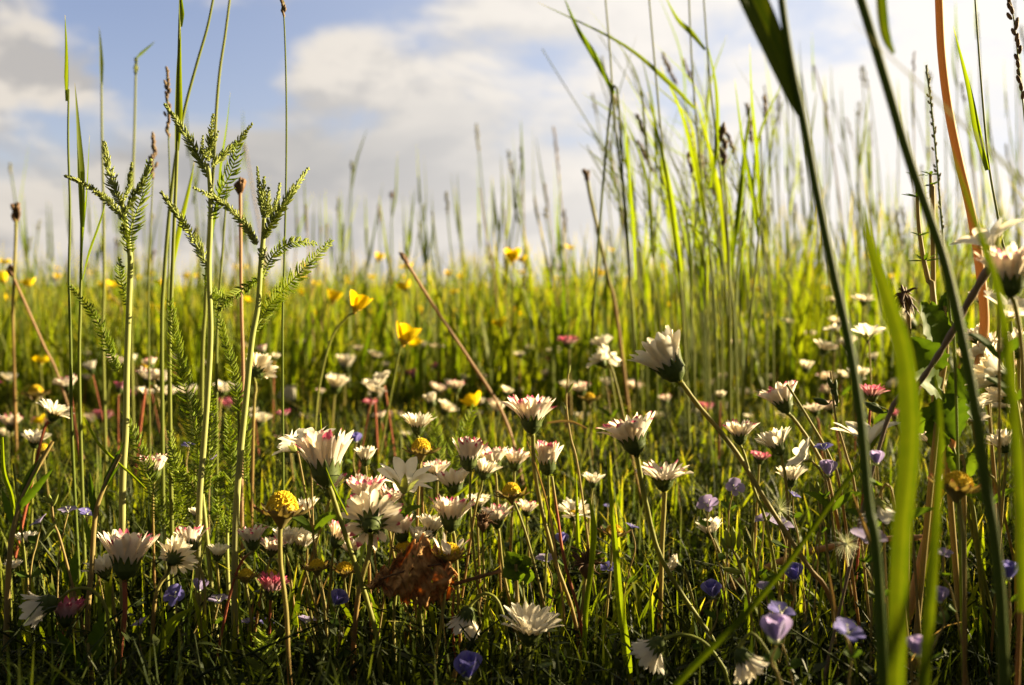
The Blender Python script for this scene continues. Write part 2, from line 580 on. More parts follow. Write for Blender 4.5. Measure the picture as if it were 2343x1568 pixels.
def build_grass():
    # undergrowth close by
    x, y = wedge(52000, .26, 1.25, 1.35, .25)
    c = clumpy(x, y, 14, 1)
    h = rng.uniform(.012, .058, len(x)) * (.7 + .6 * c) 
    h = np.where(y < .50, np.minimum(h, np.maximum(.008, cap(y, np.interp(y, [.26, .40, .50], [1500, 1430, 1330])))), h)
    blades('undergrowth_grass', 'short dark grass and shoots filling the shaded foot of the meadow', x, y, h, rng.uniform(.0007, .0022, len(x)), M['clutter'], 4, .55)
    # middle grass between the daisies
    x, y = wedge(17000, .42, 1.6, 1.35, .2, 1.2)
    c = clumpy(x, y, 9, 2)
    top = np.clip(cap(y, np.interp(y, [.42, .6, .9, 1.3, 1.6], [1280, 1080, 900, 800, 740])), .03, .2)
    h = top * rng.uniform(.35, 1.0, len(x)) ** .8 * (.75 + .4 * c)
    blades('meadow_grass_between_daisies', 'fine green grass standing between the daisies', x, y, h, rng.uniform(.0007, .0034, len(x)), M['grass'], 6, .42)
    # the meadow behind
    x, y = wedge(34000, 1.15, 4.0, 1.25, .3, 1.25)
    c = clumpy(x, y, 4, 3)
    h = np.interp(y, [1.2, 1.5, 2.4, 4], [.105, .13, .15, .155]) * (.55 + 1.0 * rng.uniform(0, 1, len(x)) ** 2.6) * (.45 + 1.0 * c)
    blades('meadow_grass', 'dense yellow-green meadow grass behind the daisies', x, y, h, rng.uniform(.0018, .0055, len(x)), M['grass'], 6, .42, curl=.9, rnd=np.clip(rng.uniform(-.2, .6, len(x)) + clumpy(x, y, 5, 9) * .6, 0, 1))
    x, y = wedge(42000, 4.0, 26.0, 1.2, .6, 1.3)
    c = clumpy(x, y, 1.2, 4)
    h = (.10 + .05 * c) * (.55 + .9 * rng.uniform(0, 1, len(x)) ** 2.4)
    blades('far_meadow_grass', 'distant blurred meadow grass running up to the horizon', x, y, h, rng.uniform(.003, .012, len(x)) * (1 + y / 12), M['grass'], 3, .25)
    # thin taller blades reaching over the horizon
    x, y = wedge(7500, 1.15, 4.5, 1.2, .4, 1.5)
    right = np.clip((x / y + .05) * 2.2, 0, 1)
    h = .135 + rng.uniform(0, 1, len(x)) ** 2.0 * (.10 + .11 * right) * np.sqrt(y / 1.2)
    blades('tall_thin_grass', 'thin blurred grass tips standing above the horizon', x, y, h, rng.uniform(.0022, .0065, len(x)) * (.6 + y * .45), M['grass'], 6, .26, rnd=rng.uniform(0, .75, len(x)))
    # arching tangle among the flower stems
    x, y = wedge(9000, .34, 1.0, 1.3, .2)
    h = np.clip(cap(y, np.interp(y, [.34, .45, .6, 1.0], [1480, 1360, 1130, 930])), .012, .12) * rng.uniform(.5, 1.1, len(x))
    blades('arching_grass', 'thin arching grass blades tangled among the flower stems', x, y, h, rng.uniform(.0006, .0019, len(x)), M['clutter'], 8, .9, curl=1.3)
    # dry bits
    x, y = wedge(1500, .38, 2.2, 1.3, .2)
    h = np.clip(rng.uniform(.02, .085, len(x)), .01, np.maximum(.02, cap(y, np.interp(y, [.4, .8, 1.5, 2.2], [1300, 1000, 820, 720]))))
    blades('dry_grass', 'dry straw-coloured grass stems scattered among the green', x, y, h, rng.uniform(.0005, .0013, len(x)), M['dry'], 5, .5)
    # growth to the right, outside the frame, that shades the foot of the meadow
    n = 15000
    x = rng.uniform(.14, 1.9, n)
    y = rng.uniform(.16, 1.5, n)
    k = x > y * .53 + .05
    x, y = x[k], y[k]
    h = rng.uniform(.05, .175, len(x)) * np.interp(y, [.16, .5, .8, 1.5], [1.6, 1.2, 1, .65])
    blades('grass_to_the_side', 'meadow grass growing on past the right side', x, y, h, rng.uniform(.0015, .0045, len(x)), M['grass'], 4, .15)


build_grass()


def build_ground_leaves():
    """moss-like tangle of little leaves on the soil"""
    mb = MB()
    n = 9000
    x, y = wedge(n, .30, 1.3, 1.3, .2)
    for i in range(n):
        z = RND.random() ** 1.5 * .038 + .001
        p = Vector((x[i], y[i], z))
        a = RND.uniform(0, 6.28)
        L = RND.uniform(.002, .0075)
        el = RND.uniform(-.3, 1.1)
        T = Vector((math.cos(a) * math.cos(el), math.sin(a) * math.cos(el), math.sin(el)))
        side = T.cross(Vector((0, 0, 1))).normalized() * L * RND.uniform(.15, .42)
        up = side.cross(T).normalized() * L * .12
        mb.grid([[p, p], [p + T * L * .45 - side + up, p + T * L * .45 + side + up], [p + T * L, p + T * L]], rnd=RND.random())
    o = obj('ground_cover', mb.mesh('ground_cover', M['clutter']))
    o['kind'] = 'stuff'
    o['label'] = 'tangle of tiny leaves covering the soil at the foot of the flowers'
    o['category'] = 'ground cover'


build_ground_leaves()


def build_meadow_herbs(name, label, count, d0, d1, vs, ls, mat, tilt=1.0):
    """leafy herbs that make the mid meadow patchy"""
    mb = MB()
    x, y = wedge(count, d0, d1, 1.2, .15)
    for i in range(len(x)):
        d = y[i]
        top = max(.012, min(.15, cap(d, float(np.interp(d, *vs))))) * RND.uniform(.45, 1.0)
        lean = Vector((RND.gauss(0, .03), RND.gauss(0, .03), 0))
        n = 9
        for k in range(n):
            s = (k + 1) / n
            p = Vector((x[i], y[i], 0)) + lean * s * s + Vector((0, 0, top * s * .92))
            a = k * 2.4 + RND.uniform(-.4, .4)
            el = RND.uniform(.1, 1.1)
            L = RND.uniform(*ls) * (1.15 - .5 * s)
            T = Vector((math.cos(a) * math.cos(el), math.sin(a) * math.cos(el), math.sin(el)))
            side = T.cross(Vector((0, 0, 1))).normalized() * L * RND.uniform(.10, .22)
            dn = Vector((0, 0, -L * .25))
            rn = RND.random()
            mb.grid([[p, p, p], [p + T * L * .35 - side, p + T * L * .35 + dn * .2, p + T * L * .35 + side],
                     [p + T * L * .7 - side * .8 + dn * .4, p + T * L * .7 + dn * .5, p + T * L * .7 + side * .8 + dn * .4], [p + T * L + dn, p + T * L + dn, p + T * L + dn]], rnd=rn)
        q = [Vector((x[i], y[i], 0)) + lean * s * s + Vector((0, 0, top * s)) for s in (0, .33, .66, 1)]
        mb.tube(q, [.0008, .0007, .0006, .0003], 4, rnd=RND.random())
    o = obj(name, mb.mesh(name, M[mat]))
    o['kind'] = 'stuff'
    o['label'] = label
    o['category'] = 'herbs'


build_meadow_herbs('meadow_herbs', 'leafy green herbs mixed into the grass of the middle meadow', 1300, .75, 3.2,
                   ([.75, 1.0, 1.5, 3.2], [960, 860, 740, 660]), (.008, .024), 'grass')
build_meadow_herbs('low_herbs', 'low leafy herbs tangled among the foreground flower stems', 2400, .33, .95,
                   ([.33, .45, .7, .95], [1480, 1330, 1050, 900]), (.003, .014), 'clutter')

# ------------------------------------------------------------------ daisies
HEADS = {}


def petal_row(mb, n, r0, z0, a0, a1, L, wid, jit, rr, mat=0, skip=0.0, rows=7, gap=None):
    for k in range(n):
        if rr.random() < skip:
            continue
        ph = 2 * math.pi * (k + rr.uniform(-.3, .3)) / n
        if gap and gap[0] < math.degrees(ph) % 360 < gap[1]:
            continue
        er = Vector((math.cos(ph), math.sin(ph), 0))
        et = Vector((-math.sin(ph), math.cos(ph), 0))
        da = rr.gauss(0, jit)
        cur = rr.gauss(0, .16) if rr.random() < .8 else rr.uniform(-.9, .9)
        Lk = L * (rr.uniform(.84, 1.08) if rr.random() < .88 else rr.uniform(.5, .85))
        w = wid * rr.uniform(.85, 1.15)
        tw = rr.gauss(0, .35)
        r, z = r0, z0
        G = []
        for i in range(rows):
            s = i / (rows - 1)
            a = a0 + (a1 - a0) * s + da + cur * s * s
            prof = (.42 + .58 * math.sin(min(1, s * 1.5) * math.pi / 2))
            if s > .72:
                prof *= math.sqrt(max(.02, 1 - ((s - .72) / .285) ** 2))
            N = er * -math.cos(a) + Vector((0, 0, 1)) * math.sin(a)
            X = (et * math.cos(tw * s) + N * math.sin(tw * s))
            c = er * r + Vector((0, 0, z))
            hw = w * .5 * prof
            G.append([c - X * hw + N * hw * .35, c, c + X * hw + N * hw * .35])
            r += math.sin(a) * Lk / (rows - 1)
            z += math.cos(a) * Lk / (rows - 1)
        mb.grid(G, rnd=rr.random(), mat=mat)


def dome(mb, r, h, z0, n, rr, mat=0, size=1.0):
    """domed cushion of tiny florets"""
    mb.lathe([(r * math.cos(a) * .97 + 1e-5, z0 + h * math.sin(a) * .97) for a in [i * math.pi / 2 / 6 for i in range(7)]], sides=14, mat=mat, rnd=.3)
    g = math.pi * (3 - math.sqrt(5))
    for i in range(n):
        s = (i + .5) / n
        pol = math.acos(1 - min(.999, max(0, s + rr.gauss(0, .012))) * .98)
        a = i * g + rr.gauss(0, .12)
        p = Vector((r * math.sin(pol) * math.cos(a), r * math.sin(pol) * math.sin(a), z0 + h * math.cos(pol)))
        nrm = Vector((p.x / r ** 2, p.y / r ** 2, (p.z - z0) / h ** 2)).normalized()
        mb.blob(p + nrm * r * .03, r * .085 * size * rr.uniform(.75, 1.2), nrm, rr.uniform(1.0, 1.7), 5, rnd=rr.random(), mat=mat)


def head_meshes(kind, a, var):
    """unit meshes (petal length 1, axis +Z, petals start at z=0); a = openness in degrees"""
    key = (kind, a, var)
    if key in HEADS:
        return HEADS[key]
    rr = random.Random(int(a) * 31 + var * 7 + 3)
    out = {}
    A = R(a)
    cu = MB()
    cu.lathe([(.09, -.66), (.13, -.60), (.27, -.48), (.37, -.30), (.41, -.12), (.36, 0), (.05, .05)], sides=14, rnd=.4)
    if kind in ('white', 'pink', 'magenta'):
        pm = MB()
        petal_row(pm, 21, .34, -.02, A * .75, A * 1.10 + .06, 1.0, .275, .12, rr, skip=.04 + .05 * (var % 3))
        petal_row(pm, 17, .30, 0, A * .62, A * .92, .98, .22, .12, rr, skip=.05)
        if a > 18:
            petal_row(pm, 10, .24, .02, A * .45, A * .75, .92, .20, .16, rr, skip=.1)
        out['petals'] = pm.mesh('petals', M[kind])
        dm = MB()
        dome(dm, .33, .22, .0, 70, rr)
        out['disc'] = dm.mesh('disc', M['disc'])
        B = max(min(A, R(75)), R(8))
        petal_row(cu, 13, .36, -.30, B * .35, B * 1.05, .62, .27, .06, rr, rows=5)
        out['calyx'] = None
        # pointed bracts: rebuild with a pointed profile
        cu2 = MB()
        cu2.lathe([(.08, -.50), (.12, -.46), (.24, -.38), (.32, -.24), (.345, -.12), (.32, 0), (.05, .05)], sides=14, rnd=.4)
        for k in range(13):
            ph = 2 * math.pi * k / 13 + rr.uniform(-.06, .06)
            er = Vector((math.cos(ph), math.sin(ph), 0))
            et = Vector((-math.sin(ph), math.cos(ph), 0))
            r, z = .335, -.22
            G = []
            Lk = .46 * rr.uniform(.85, 1.15)
            for i in range(5):
                s = i / 4
                aa = B * (.2 + .95 * s)
                hw = .105 * (1 - s ** 1.8) + .004
                c = er * r + Vector((0, 0, z))
                G.append([c - et * hw, c + er * .03, c + et * hw])
                r += math.sin(aa) * Lk / 4
                z += math.cos(aa) * Lk / 4
            cu2.grid(G, rnd=rr.random())
        # soft hairs on the calyx
        for k in range(70):
            ph, zz = rr.uniform(0, 6.28), rr.uniform(-.62, -.05)
            rad = .12 + .29 * min(1, (zz + .66) / .4)
            p0 = Vector((rad * math.cos(ph), rad * math.sin(ph), zz))
            dr = Vector((math.cos(ph), math.sin(ph), rr.uniform(-.5, .6))).normalized() * rr.uniform(.06, .13)
            cu2.tube([p0, p0 + dr], [.006, .003], 3, rnd=1.0)
        out['calyx'] = cu2.mesh('calyx', M['calyx'])
    elif kind in ('spent', 'halfspent'):
        dm = MB()
        hh = [.50, .62, .46][var % 3]
        dome(dm, .50, hh, .0, 190, rr, size=.8)
        out['disc'] = dm.mesh('disc', M['disc'])
        bm_ = MB()
        bm_.lathe([(.10, -.60), (.15, -.5), (.30, -.30), (.46, -.10), (.50, 0.02), (.2, .05)], sides=14, rnd=.4)
        for k in range(15):
            ph = 2 * math.pi * k / 15 + rr.uniform(-.15, .15)
            er = Vector((math.cos(ph), math.sin(ph), 0))
            et = Vector((-math.sin(ph), math.cos(ph), 0))
            r, z = .42, -.14
            G = []
            a0_, a1_ = R(rr.uniform(62, 88)), R(rr.uniform(15, 55))
            Lk = .72 * rr.uniform(.8, 1.15)
            for i in range(6):
                s = i / 5
                aa = a0_ + (a1_ - a0_) * s
                hw = .17 * (1 - s ** 2.2) + .01
                c = er * r + Vector((0, 0, z))
                G.append([c - et * hw, c - Vector((0, 0, .07)), c + et * hw])
                r += math.sin(aa) * Lk / 5
                z += math.cos(aa) * Lk / 5
            bm_.grid(G, rnd=rr.random())
        out['calyx'] = bm_.mesh('calyx', M['bract'])
        if kind == 'halfspent':
            pm = MB()
            petal_row(pm, 12, .46, 0, R(20), R(40), .95, .25, .25, rr, skip=.45)
            out['petals'] = pm.mesh('petals', M['pink'])
    elif kind == 'dead':
        dm = MB()
        for k in range(60):
            ph, pol = rr.uniform(0, 6.28), rr.uniform(0, 1.7)
            dr = Vector((math.sin(pol) * math.cos(ph), math.sin(pol) * math.sin(ph), math.cos(pol)))
            p0 = dr * .12
            L = rr.uniform(.3, .75)
            p1 = p0 + dr * L * .6 + Vector((rr.gauss(0, .06), rr.gauss(0, .06), rr.gauss(0, .06)))
            p2 = p1 + dr * L * .4 + Vector((rr.gauss(0, .1), rr.gauss(0, .1), -.1))
            dm.tube([p0, p1, p2], [.05, .035, .01], 4, rnd=rr.random())
        out['disc'] = dm.mesh('disc', M['dead'])
        c2 = MB()
        c2.lathe([(.09, -.5), (.2, -.35), (.34, -.12), (.3, .05), (.02, .1)], sides=10)
        out['calyx'] = c2.mesh('calyx', M['dead'])
    HEADS[key] = out
    return out


def axis_of(tilt, toward):
    """flower axis: tilt degrees clockwise from upright in the picture, toward = degrees leaning at the camera"""
    t, f = R(tilt), R(toward)
    return (RT * math.sin(t) + UP * math.cos(t)) * math.cos(f) - FW * math.sin(f)


def to_ground(pts, d):
    """continue a stem down to the soil"""
    last = pts[-1]
    prev = pts[-2] if len(pts) > 1 else last + Vector((0, 0, .01))
    if last.z <= .001:
        return pts
    dr = (last - prev)
    dr.z = min(dr.z, -1e-4)
    k = min(last.z / -dr.z, .04 / max(1e-6, abs(dr.x) + 1e-6))
    pts = pts + [Vector((last.x + dr.x * k * .6, last.y + .004, 0))]
    return pts


def stem_path(head_end, way, d, bow=None, axis=None):
    pts = [head_end]
    if way:
        for (u, v) in way:
            q = P(u, v, d)
            if q.z > .003:
                pts.append(q)
    elif axis is not None:
        pts.append(head_end - axis * .012)
    pts = to_ground(pts, d)
    sp = smooth(pts[::-1], 8 + 6 * len(pts))
    return sp


DAISY_COUNT = [0]


def daisy(u, v, w, kind='white', a=35, tilt=0, toward=0, d=.45, way=None, label='', group=None, stem='stem', var=None, sr=None, cat='daisy', detail=True):
    """flower head whose petals start at pixel u, v; w = width in frame pixels"""
    i = DAISY_COUNT[0]
    DAISY_COUNT[0] += 1
    var = i % 7 if var is None else var
    A = R(a)
    nk = kind
    if kind in ('spent', 'halfspent'):
        L = px(w, d) / 1.75
    elif kind == 'dead':
        L = px(w, d) / 1.2
    else:
        L = (1.13 if detail else 1.08) * px(w, d) / (2 * (.36 + math.sin(min(A * 1.0, 1.5))))
    ax = axis_of(tilt, toward)
    c = P(u, v, d)
    hs = head_meshes(nk, a, var)
    end = c - ax * L * .48
    path = stem_path(end, way, d, axis=ax)
    base = Vector((path[0].x, path[0].y, 0))
    nm = {'spent': 'spent_daisy', 'halfspent': 'spent_daisy', 'dead': 'withered_flower'}.get(kind, 'daisy')
    root = thing(nm, label, cat, base, group, (u, v))
    q = Vector((0, 0, 1)).rotation_difference(ax)
    for pn in ('petals', 'disc', 'calyx'):
        if pn in hs and hs[pn]:
            o = obj({'disc': 'flower_disc'}.get(pn, pn), hs[pn], root)
            o.matrix_local = Matrix.Translation(c - base) @ (q.to_matrix() @ Matrix.Rotation(i * 1.7, 3, 'Z')).to_4x4() @ Matrix.Scale(L, 4)
    n = len(path)
    r = sr if sr else min(.0011, max(.00055, px(w, d) * .045))
    mb = MB()
    mb.tube(path, [r * (1.0 + .25 * math.sin(k * 1.9) * .25) * (1.3 if k > n - 3 else 1) for k in range(n)], 8 if detail else 5, rnd=RND.random())
    part('stem', mb, M[stem], root)
    return root


G_NEAR = 'daisies in the sharp foreground'
G_FAR = 'blurred daisies deeper in the meadow'

FOREGROUND = [
    # u, v, w, kind, a, tilt, toward, d, stem waypoints, stem material, label
    (1532, 838, 128, 'white', 31, -33, -8, .40, [(1560, 878), (1600, 932), (1680, 1030), (1760, 1160), (1850, 1298), (1900, 1370)], 'stem', 'large half-open white daisy tilting left above the others on a long slanting stem'),
    (1216, 962, 112, 'pink', 40, 0, -4, .45, [(1219, 1000), (1222, 1070), (1240, 1170), (1272, 1290), (1310, 1400), (1335, 1530)], 'stem', 'upright pink-tipped daisy with a hairy dark calyx, centre of the picture'),
    (1448, 1008, 135, 'pink', 46, -14, -5, .44, [(1458, 1050), (1475, 1140), (1505, 1260), (1560, 1360), (1640, 1480)], 'stemgreen', 'ragged daisy of curling faintly pink petals below the large tilted daisy'),
    (1518, 1098, 126, 'pink', 66, 0, -3, .47, [(1520, 1130), (1514, 1250), (1510, 1400)], 'stem', 'wide flat pink-edged daisy low beneath the ragged curling daisy'),
    (1252, 1062, 50, 'pink', 10, 0, 0, .46, [(1254, 1090), (1255, 1180), (1248, 1300)], 'stemgreen', 'closed cup-shaped white daisy with a pink rim beside two crossed reddish stems'),
    (1072, 1052, 66, 'pink', 20, 3, 0, .45, [(1076, 1075), (1075, 1150), (1085, 1280), (1096, 1370)], 'stem', 'narrow goblet-shaped daisy with tangled petals on a straight thin stem'),
    (1130, 1060, 70, 'pink', 38, -6, 0, .50, [(1135, 1100), (1140, 1200)], 'stem', 'crowded pink-rimmed daisy just behind the goblet-shaped one'),
    (1178, 1060, 70, 'pink', 42, 6, 0, .51, [(1176, 1100), (1170, 1200)], 'stem', 'crowded pink-rimmed daisy behind the round yellow spent head'),
    (745, 1072, 128, 'pink', 28, -6, -12, .42, [(752, 1110), (772, 1170), (802, 1260), (838, 1370), (862, 1460), (872, 1560)], 'stemgreen', 'big sunlit daisy with closed-up petals in front of a notched white flower'),
    (850, 1196, 150, 'pink', 78, -4, -66, .43, [(848, 1235), (842, 1275), (826, 1330), (815, 1400)], 'stem', 'fully spread daisy showing its green underside and a ring of white petals'),
    (838, 1140, 90, 'pink', 34, -3, 0, .46, [(840, 1170), (842, 1240)], 'stem', 'fan of pink-dipped petals directly above the underside-showing daisy'),
    (1032, 1188, 100, 'pink', 36, 3, -8, .44, [(1038, 1225), (1045, 1300), (1050, 1400)], 'stem', 'tall-petalled daisy with pink ends above the half-stripped yellow head'),
    (918, 1222, 70, 'pink', 34, -10, -10, .46, [(925, 1260), (930, 1330)], 'stem', 'small pink-ended daisy squeezed between the spread daisy and the dead leaf'),
    (958, 1240, 62, 'white', 38, 14, 0, .46, [(955, 1280), (952, 1350)], 'stem', 'bright little white daisy peeping over the brown dead leaf'),
    (1137, 1190, 78, 'pink', 46, -4, 0, .47, [(1142, 1225), (1150, 1300), (1170, 1400)], 'stem', 'dusty half-open daisy low behind the round yellow spent head'),
    (1040, 1112, 90, 'pink', 46, -12, -10, .50, [(1030, 1150), (1020, 1210)], 'stem', 'shaded pink-edged daisy left of the straight thin stem'),
    (1108, 1082, 62, 'white', 40, 18, -10, .48, [(1100, 1120), (1085, 1180)], 'stem', 'sunlit white daisy wedged behind the straight thin stem'),
    (288, 1288, 118, 'pink', 30, 2, -6, .42, [(285, 1335), (286, 1400), (277, 1480), (270, 1560)], 'stemred', 'deep pink-tipped fan-shaped daisy on a red stem, lower left'),
    (398, 1278, 100, 'white', 76, 25, -64, .43, [(384, 1310), (362, 1345), (352, 1400)], 'stem', 'spread white daisy seen from below on a bent stem, lower left'),
    (434, 1248, 72, 'pink', 32, -16, -20, .44, [(446, 1275), (466, 1330), (470, 1420), (476, 1560)], 'stem', 'small fluffy daisy overlapping the one seen from below'),
    (352, 1080, 60, 'pink', 26, -2, 0, .50, [(352, 1110), (350, 1170)], 'stem', 'cup daisy with faint pink rim standing alone under the left yarrow'),
    (242, 1308, 84, 'white', 48, -25, -10, .45, [(255, 1340), (262, 1400)], 'stem', 'shadowed white daisy half hidden behind the red-stemmed daisy'),
    (108, 1382, 78, 'white', 28, -112, 0, .42, [(128, 1382), (160, 1352), (205, 1348), (240, 1385), (250, 1440)], 'stemgreen', 'drooping white daisy hanging from an arched stem at the far left'),
    (150, 1412, 76, 'magenta', 32, 4, -4, .43, [(145, 1450), (132, 1510)], 'stemred', 'dark magenta half-shut daisy beside the drooping one'),
    (578, 1240, 72, 'pink', 40, -8, -8, .43, [(550, 1290), (520, 1385), (488, 1560)], 'stemred', 'pink-tipped daisy on a slanting red stem beneath the right yarrow'),
    (622, 1258, 66, 'pink', 46, 8, 0, .45, [(615, 1290), (600, 1340)], 'stem', 'smaller pink-edged daisy tucked against the slanting red stem'),
    (655, 1246, 58, 'white', 28, 4, 0, .46, [(660, 1290), (668, 1350)], 'stem', 'white daisy partly behind the thick stem of the big yellow head'),
    (1212, 1446, 142, 'white', 58, 6, 4, .40, [(1208, 1495), (1202, 1555)], 'stemgreen', 'long-petalled white daisy low at the bottom edge, right of centre'),
    (1068, 1408, 84, 'white', 40, 196, -10, .41, [(1092, 1368), (1112, 1358), (1140, 1378), (1160, 1450), (1172, 1560)], 'stemgreen', 'nodding daisy hanging face down from a hooked green stem'),
    (1502, 1478, 100, 'white', 44, 215, -20, .38, [(1560, 1452), (1610, 1470), (1650, 1520), (1664, 1560)], 'stemgreen', 'tattered daisy turned face down at the bottom, right of the long-petalled one'),
    (1356, 1104, 52, 'white', 48, 4, 0, .52, [(1352, 1140), (1345, 1220)], 'stem', 'tidy small white daisy alone below the ragged curling daisy'),
    (1312, 1176, 84, 'white', 74, 4, 22, .52, [(1318, 1220)], 'stem', 'sparse flat daisy showing its yellow middle in the shade'),
    (1692, 998, 78, 'pink', 44, 0, -4, .44, [(1702, 1040), (1725, 1120), (1760, 1230)], 'stemgreen', 'short-petalled pink-lilac daisy right of the long slanting stem'),
    (1778, 1022, 74, 'white', 36, -22, -6, .45, [(1790, 1060), (1800, 1140)], 'stem', 'white cone-shaped daisy leaning left next to a notched white flower'),
    (1792, 922, 92, 'pink', 40, -20, -8, .50, [(1820, 965), (1870, 1040), (1900, 1120)], 'stem', 'sunlit daisy leaning left behind a thin dry blade'),
    (1995, 906, 62, 'magenta', 48, 2, 0, .50, [(1990, 940), (1985, 1000)], 'stemred', 'bright magenta daisy between the broad blurred blades'),
    (1808, 1098, 64, 'white', 40, 0, -2, .46, [(1806, 1140), (1800, 1220)], 'stem', 'clean white daisy with black-green calyx above the speedwell'),
    (2282, 862, 120, 'white', 46, -62, -12, .38, [(2320, 900), (2360, 1000)], 'stem', 'large white daisy facing left at the right edge'),
    (2262, 812, 84, 'white', 44, -40, -16, .44, [(2300, 860), (2330, 950)], 'stem', 'white daisy just behind the large left-facing one at the right edge'),
    (2312, 640, 118, 'pink', 28, -4, 6, .31, [(2322, 700), (2335, 780), (2342, 900), (2344, 1100)], 'stem', 'close blurred daisy with crimson petal ends and a black calyx, upper right'),
    (1700, 1504, 90, 'white', 40, 150, 0, .33, [(1720, 1450), (1760, 1500), (1780, 1560)], 'stemgreen', 'blurred white daisy bowed towards the bottom edge near blue flowers'),
    (1625, 1218, 58, 'white', 38, -12, 0, .50, [(1640, 1250)], 'stem', 'dim greyish daisy in shade below the speedwell cluster'),
    (1548, 1296, 52, 'white', 52, -60, -10, .45, [(1570, 1320), (1590, 1400)], 'stem', 'small crumpled daisy crossed by a green stem in the lower right'),
    (590, 850, 78, 'white', 52, 30, -40, .60, [(585, 890), (580, 960)], 'stem', 'round white daisy seen from behind at the foot of the right yarrow stem'),
    (622, 1352, 70, 'magenta', 34, 6, 0, .44, [(618, 1390)], 'stemred', 'shaded daisy with crimson ends under the big yellow head'),
    (1738, 1052, 46, 'magenta', 48, 8, 0, .52, [(1735, 1090)], 'stem', 'little crimson daisy half hidden behind the long slanting stem'),
    (772, 1236, 70, 'pink', 38, 22, -18, .45, [(760, 1280)], 'stem', 'small shaded daisy left of the underside-showing daisy'),
    (755, 1120, 84, 'pink', 46, -6, -10, .47, [(752, 1150)], 'stem', 'greyish pink-edged daisy behind the thick sunlit stem'),
    (836, 1052, 48, 'white', 30, 2, 0, .50, [(838, 1085)], 'stem', 'small white cup daisy right of the big sunlit daisy'),
    (956, 978, 78, 'white', 50, 4, -2, .50, [(960, 1010), (962, 1050)], 'stem', 'loose white daisy directly above the round yellow head'),
    (690, 1248, 62, 'white', 34, 14, 0, .47, [(695, 1290)], 'stem', 'shaded white daisy right of the biggest yellow head stem'),
    (808, 1262, 66, 'pink', 44, -14, -6, .47, [(806, 1300)], 'stem', 'half-lit daisy between the sunlit thick stem and the dead leaf tip'),
    (886, 1150, 74, 'pink', 40, 16, -8, .48, [(886, 1190)], 'stem', 'daisy fan behind the upper right of the underside-showing daisy'),
    (1000, 1085, 66, 'pink', 44, -4, 0, .53, [(1000, 1120)], 'stem', 'dim pink-edged daisy right of the notched white flower'),
    (1092, 1158, 58, 'white', 44, 4, 0, .50, [(1092, 1190)], 'stem', 'small dim daisy behind the brown shrivelled head'),
    (985, 1215, 66, 'white', 36, 10, -6, .47, [(980, 1250)], 'stem', 'bright daisy just left of the tall-petalled pink one'),
    (700, 1170, 60, 'white', 40, -10, 0, .49, [(702, 1210)], 'stem', 'small daisy right beside the biggest yellow head'),
    (1205, 1170, 50, 'pink', 42, 8, 0, .52, [(1205, 1200)], 'stem', 'faint daisy right of the round yellow spent head'),
    (498, 1270, 56, 'white', 46, 6, 0, .47, [(498, 1310)], 'stem', 'dim daisy between the fluffy one and the slanting red stem'),
    (60, 1240, 50, 'white', 44, 0, 0, .48, [(60, 1280)], 'stem', 'small daisy low at the left edge beneath the sunlit lilac flower'),
    (2318, 800, 92, 'white', 50, -30, -20, .44, [(2330, 850)], 'stem', 'white daisy above the large left-facing one, cut by the right edge'),
    (2300, 905, 96, 'white', 56, -50, -10, .42, [(2330, 960)], 'stem', 'white daisy below the large left-facing one at the right edge'),
    (2235, 775, 70, 'white', 50, -30, -10, .47, [(2250, 820)], 'stem', 'small white daisy right of the nettle-like leaves'),
    (2250, 690, 64, 'white', 56, 0, -10, .50, [(2255, 740)], 'stem', 'white daisy under the large blurred striped white flower'),
    (2130, 1010, 60, 'white', 50, -10, 0, .46, [(2130, 1050)], 'stem', 'white daisy glimpsed behind the wide translucent blade'),
    (2295, 1020, 70, 'white', 44, -20, 0, .42, [(2300, 1060)], 'stem', 'white daisy behind the last blurred blade, right edge'),
]
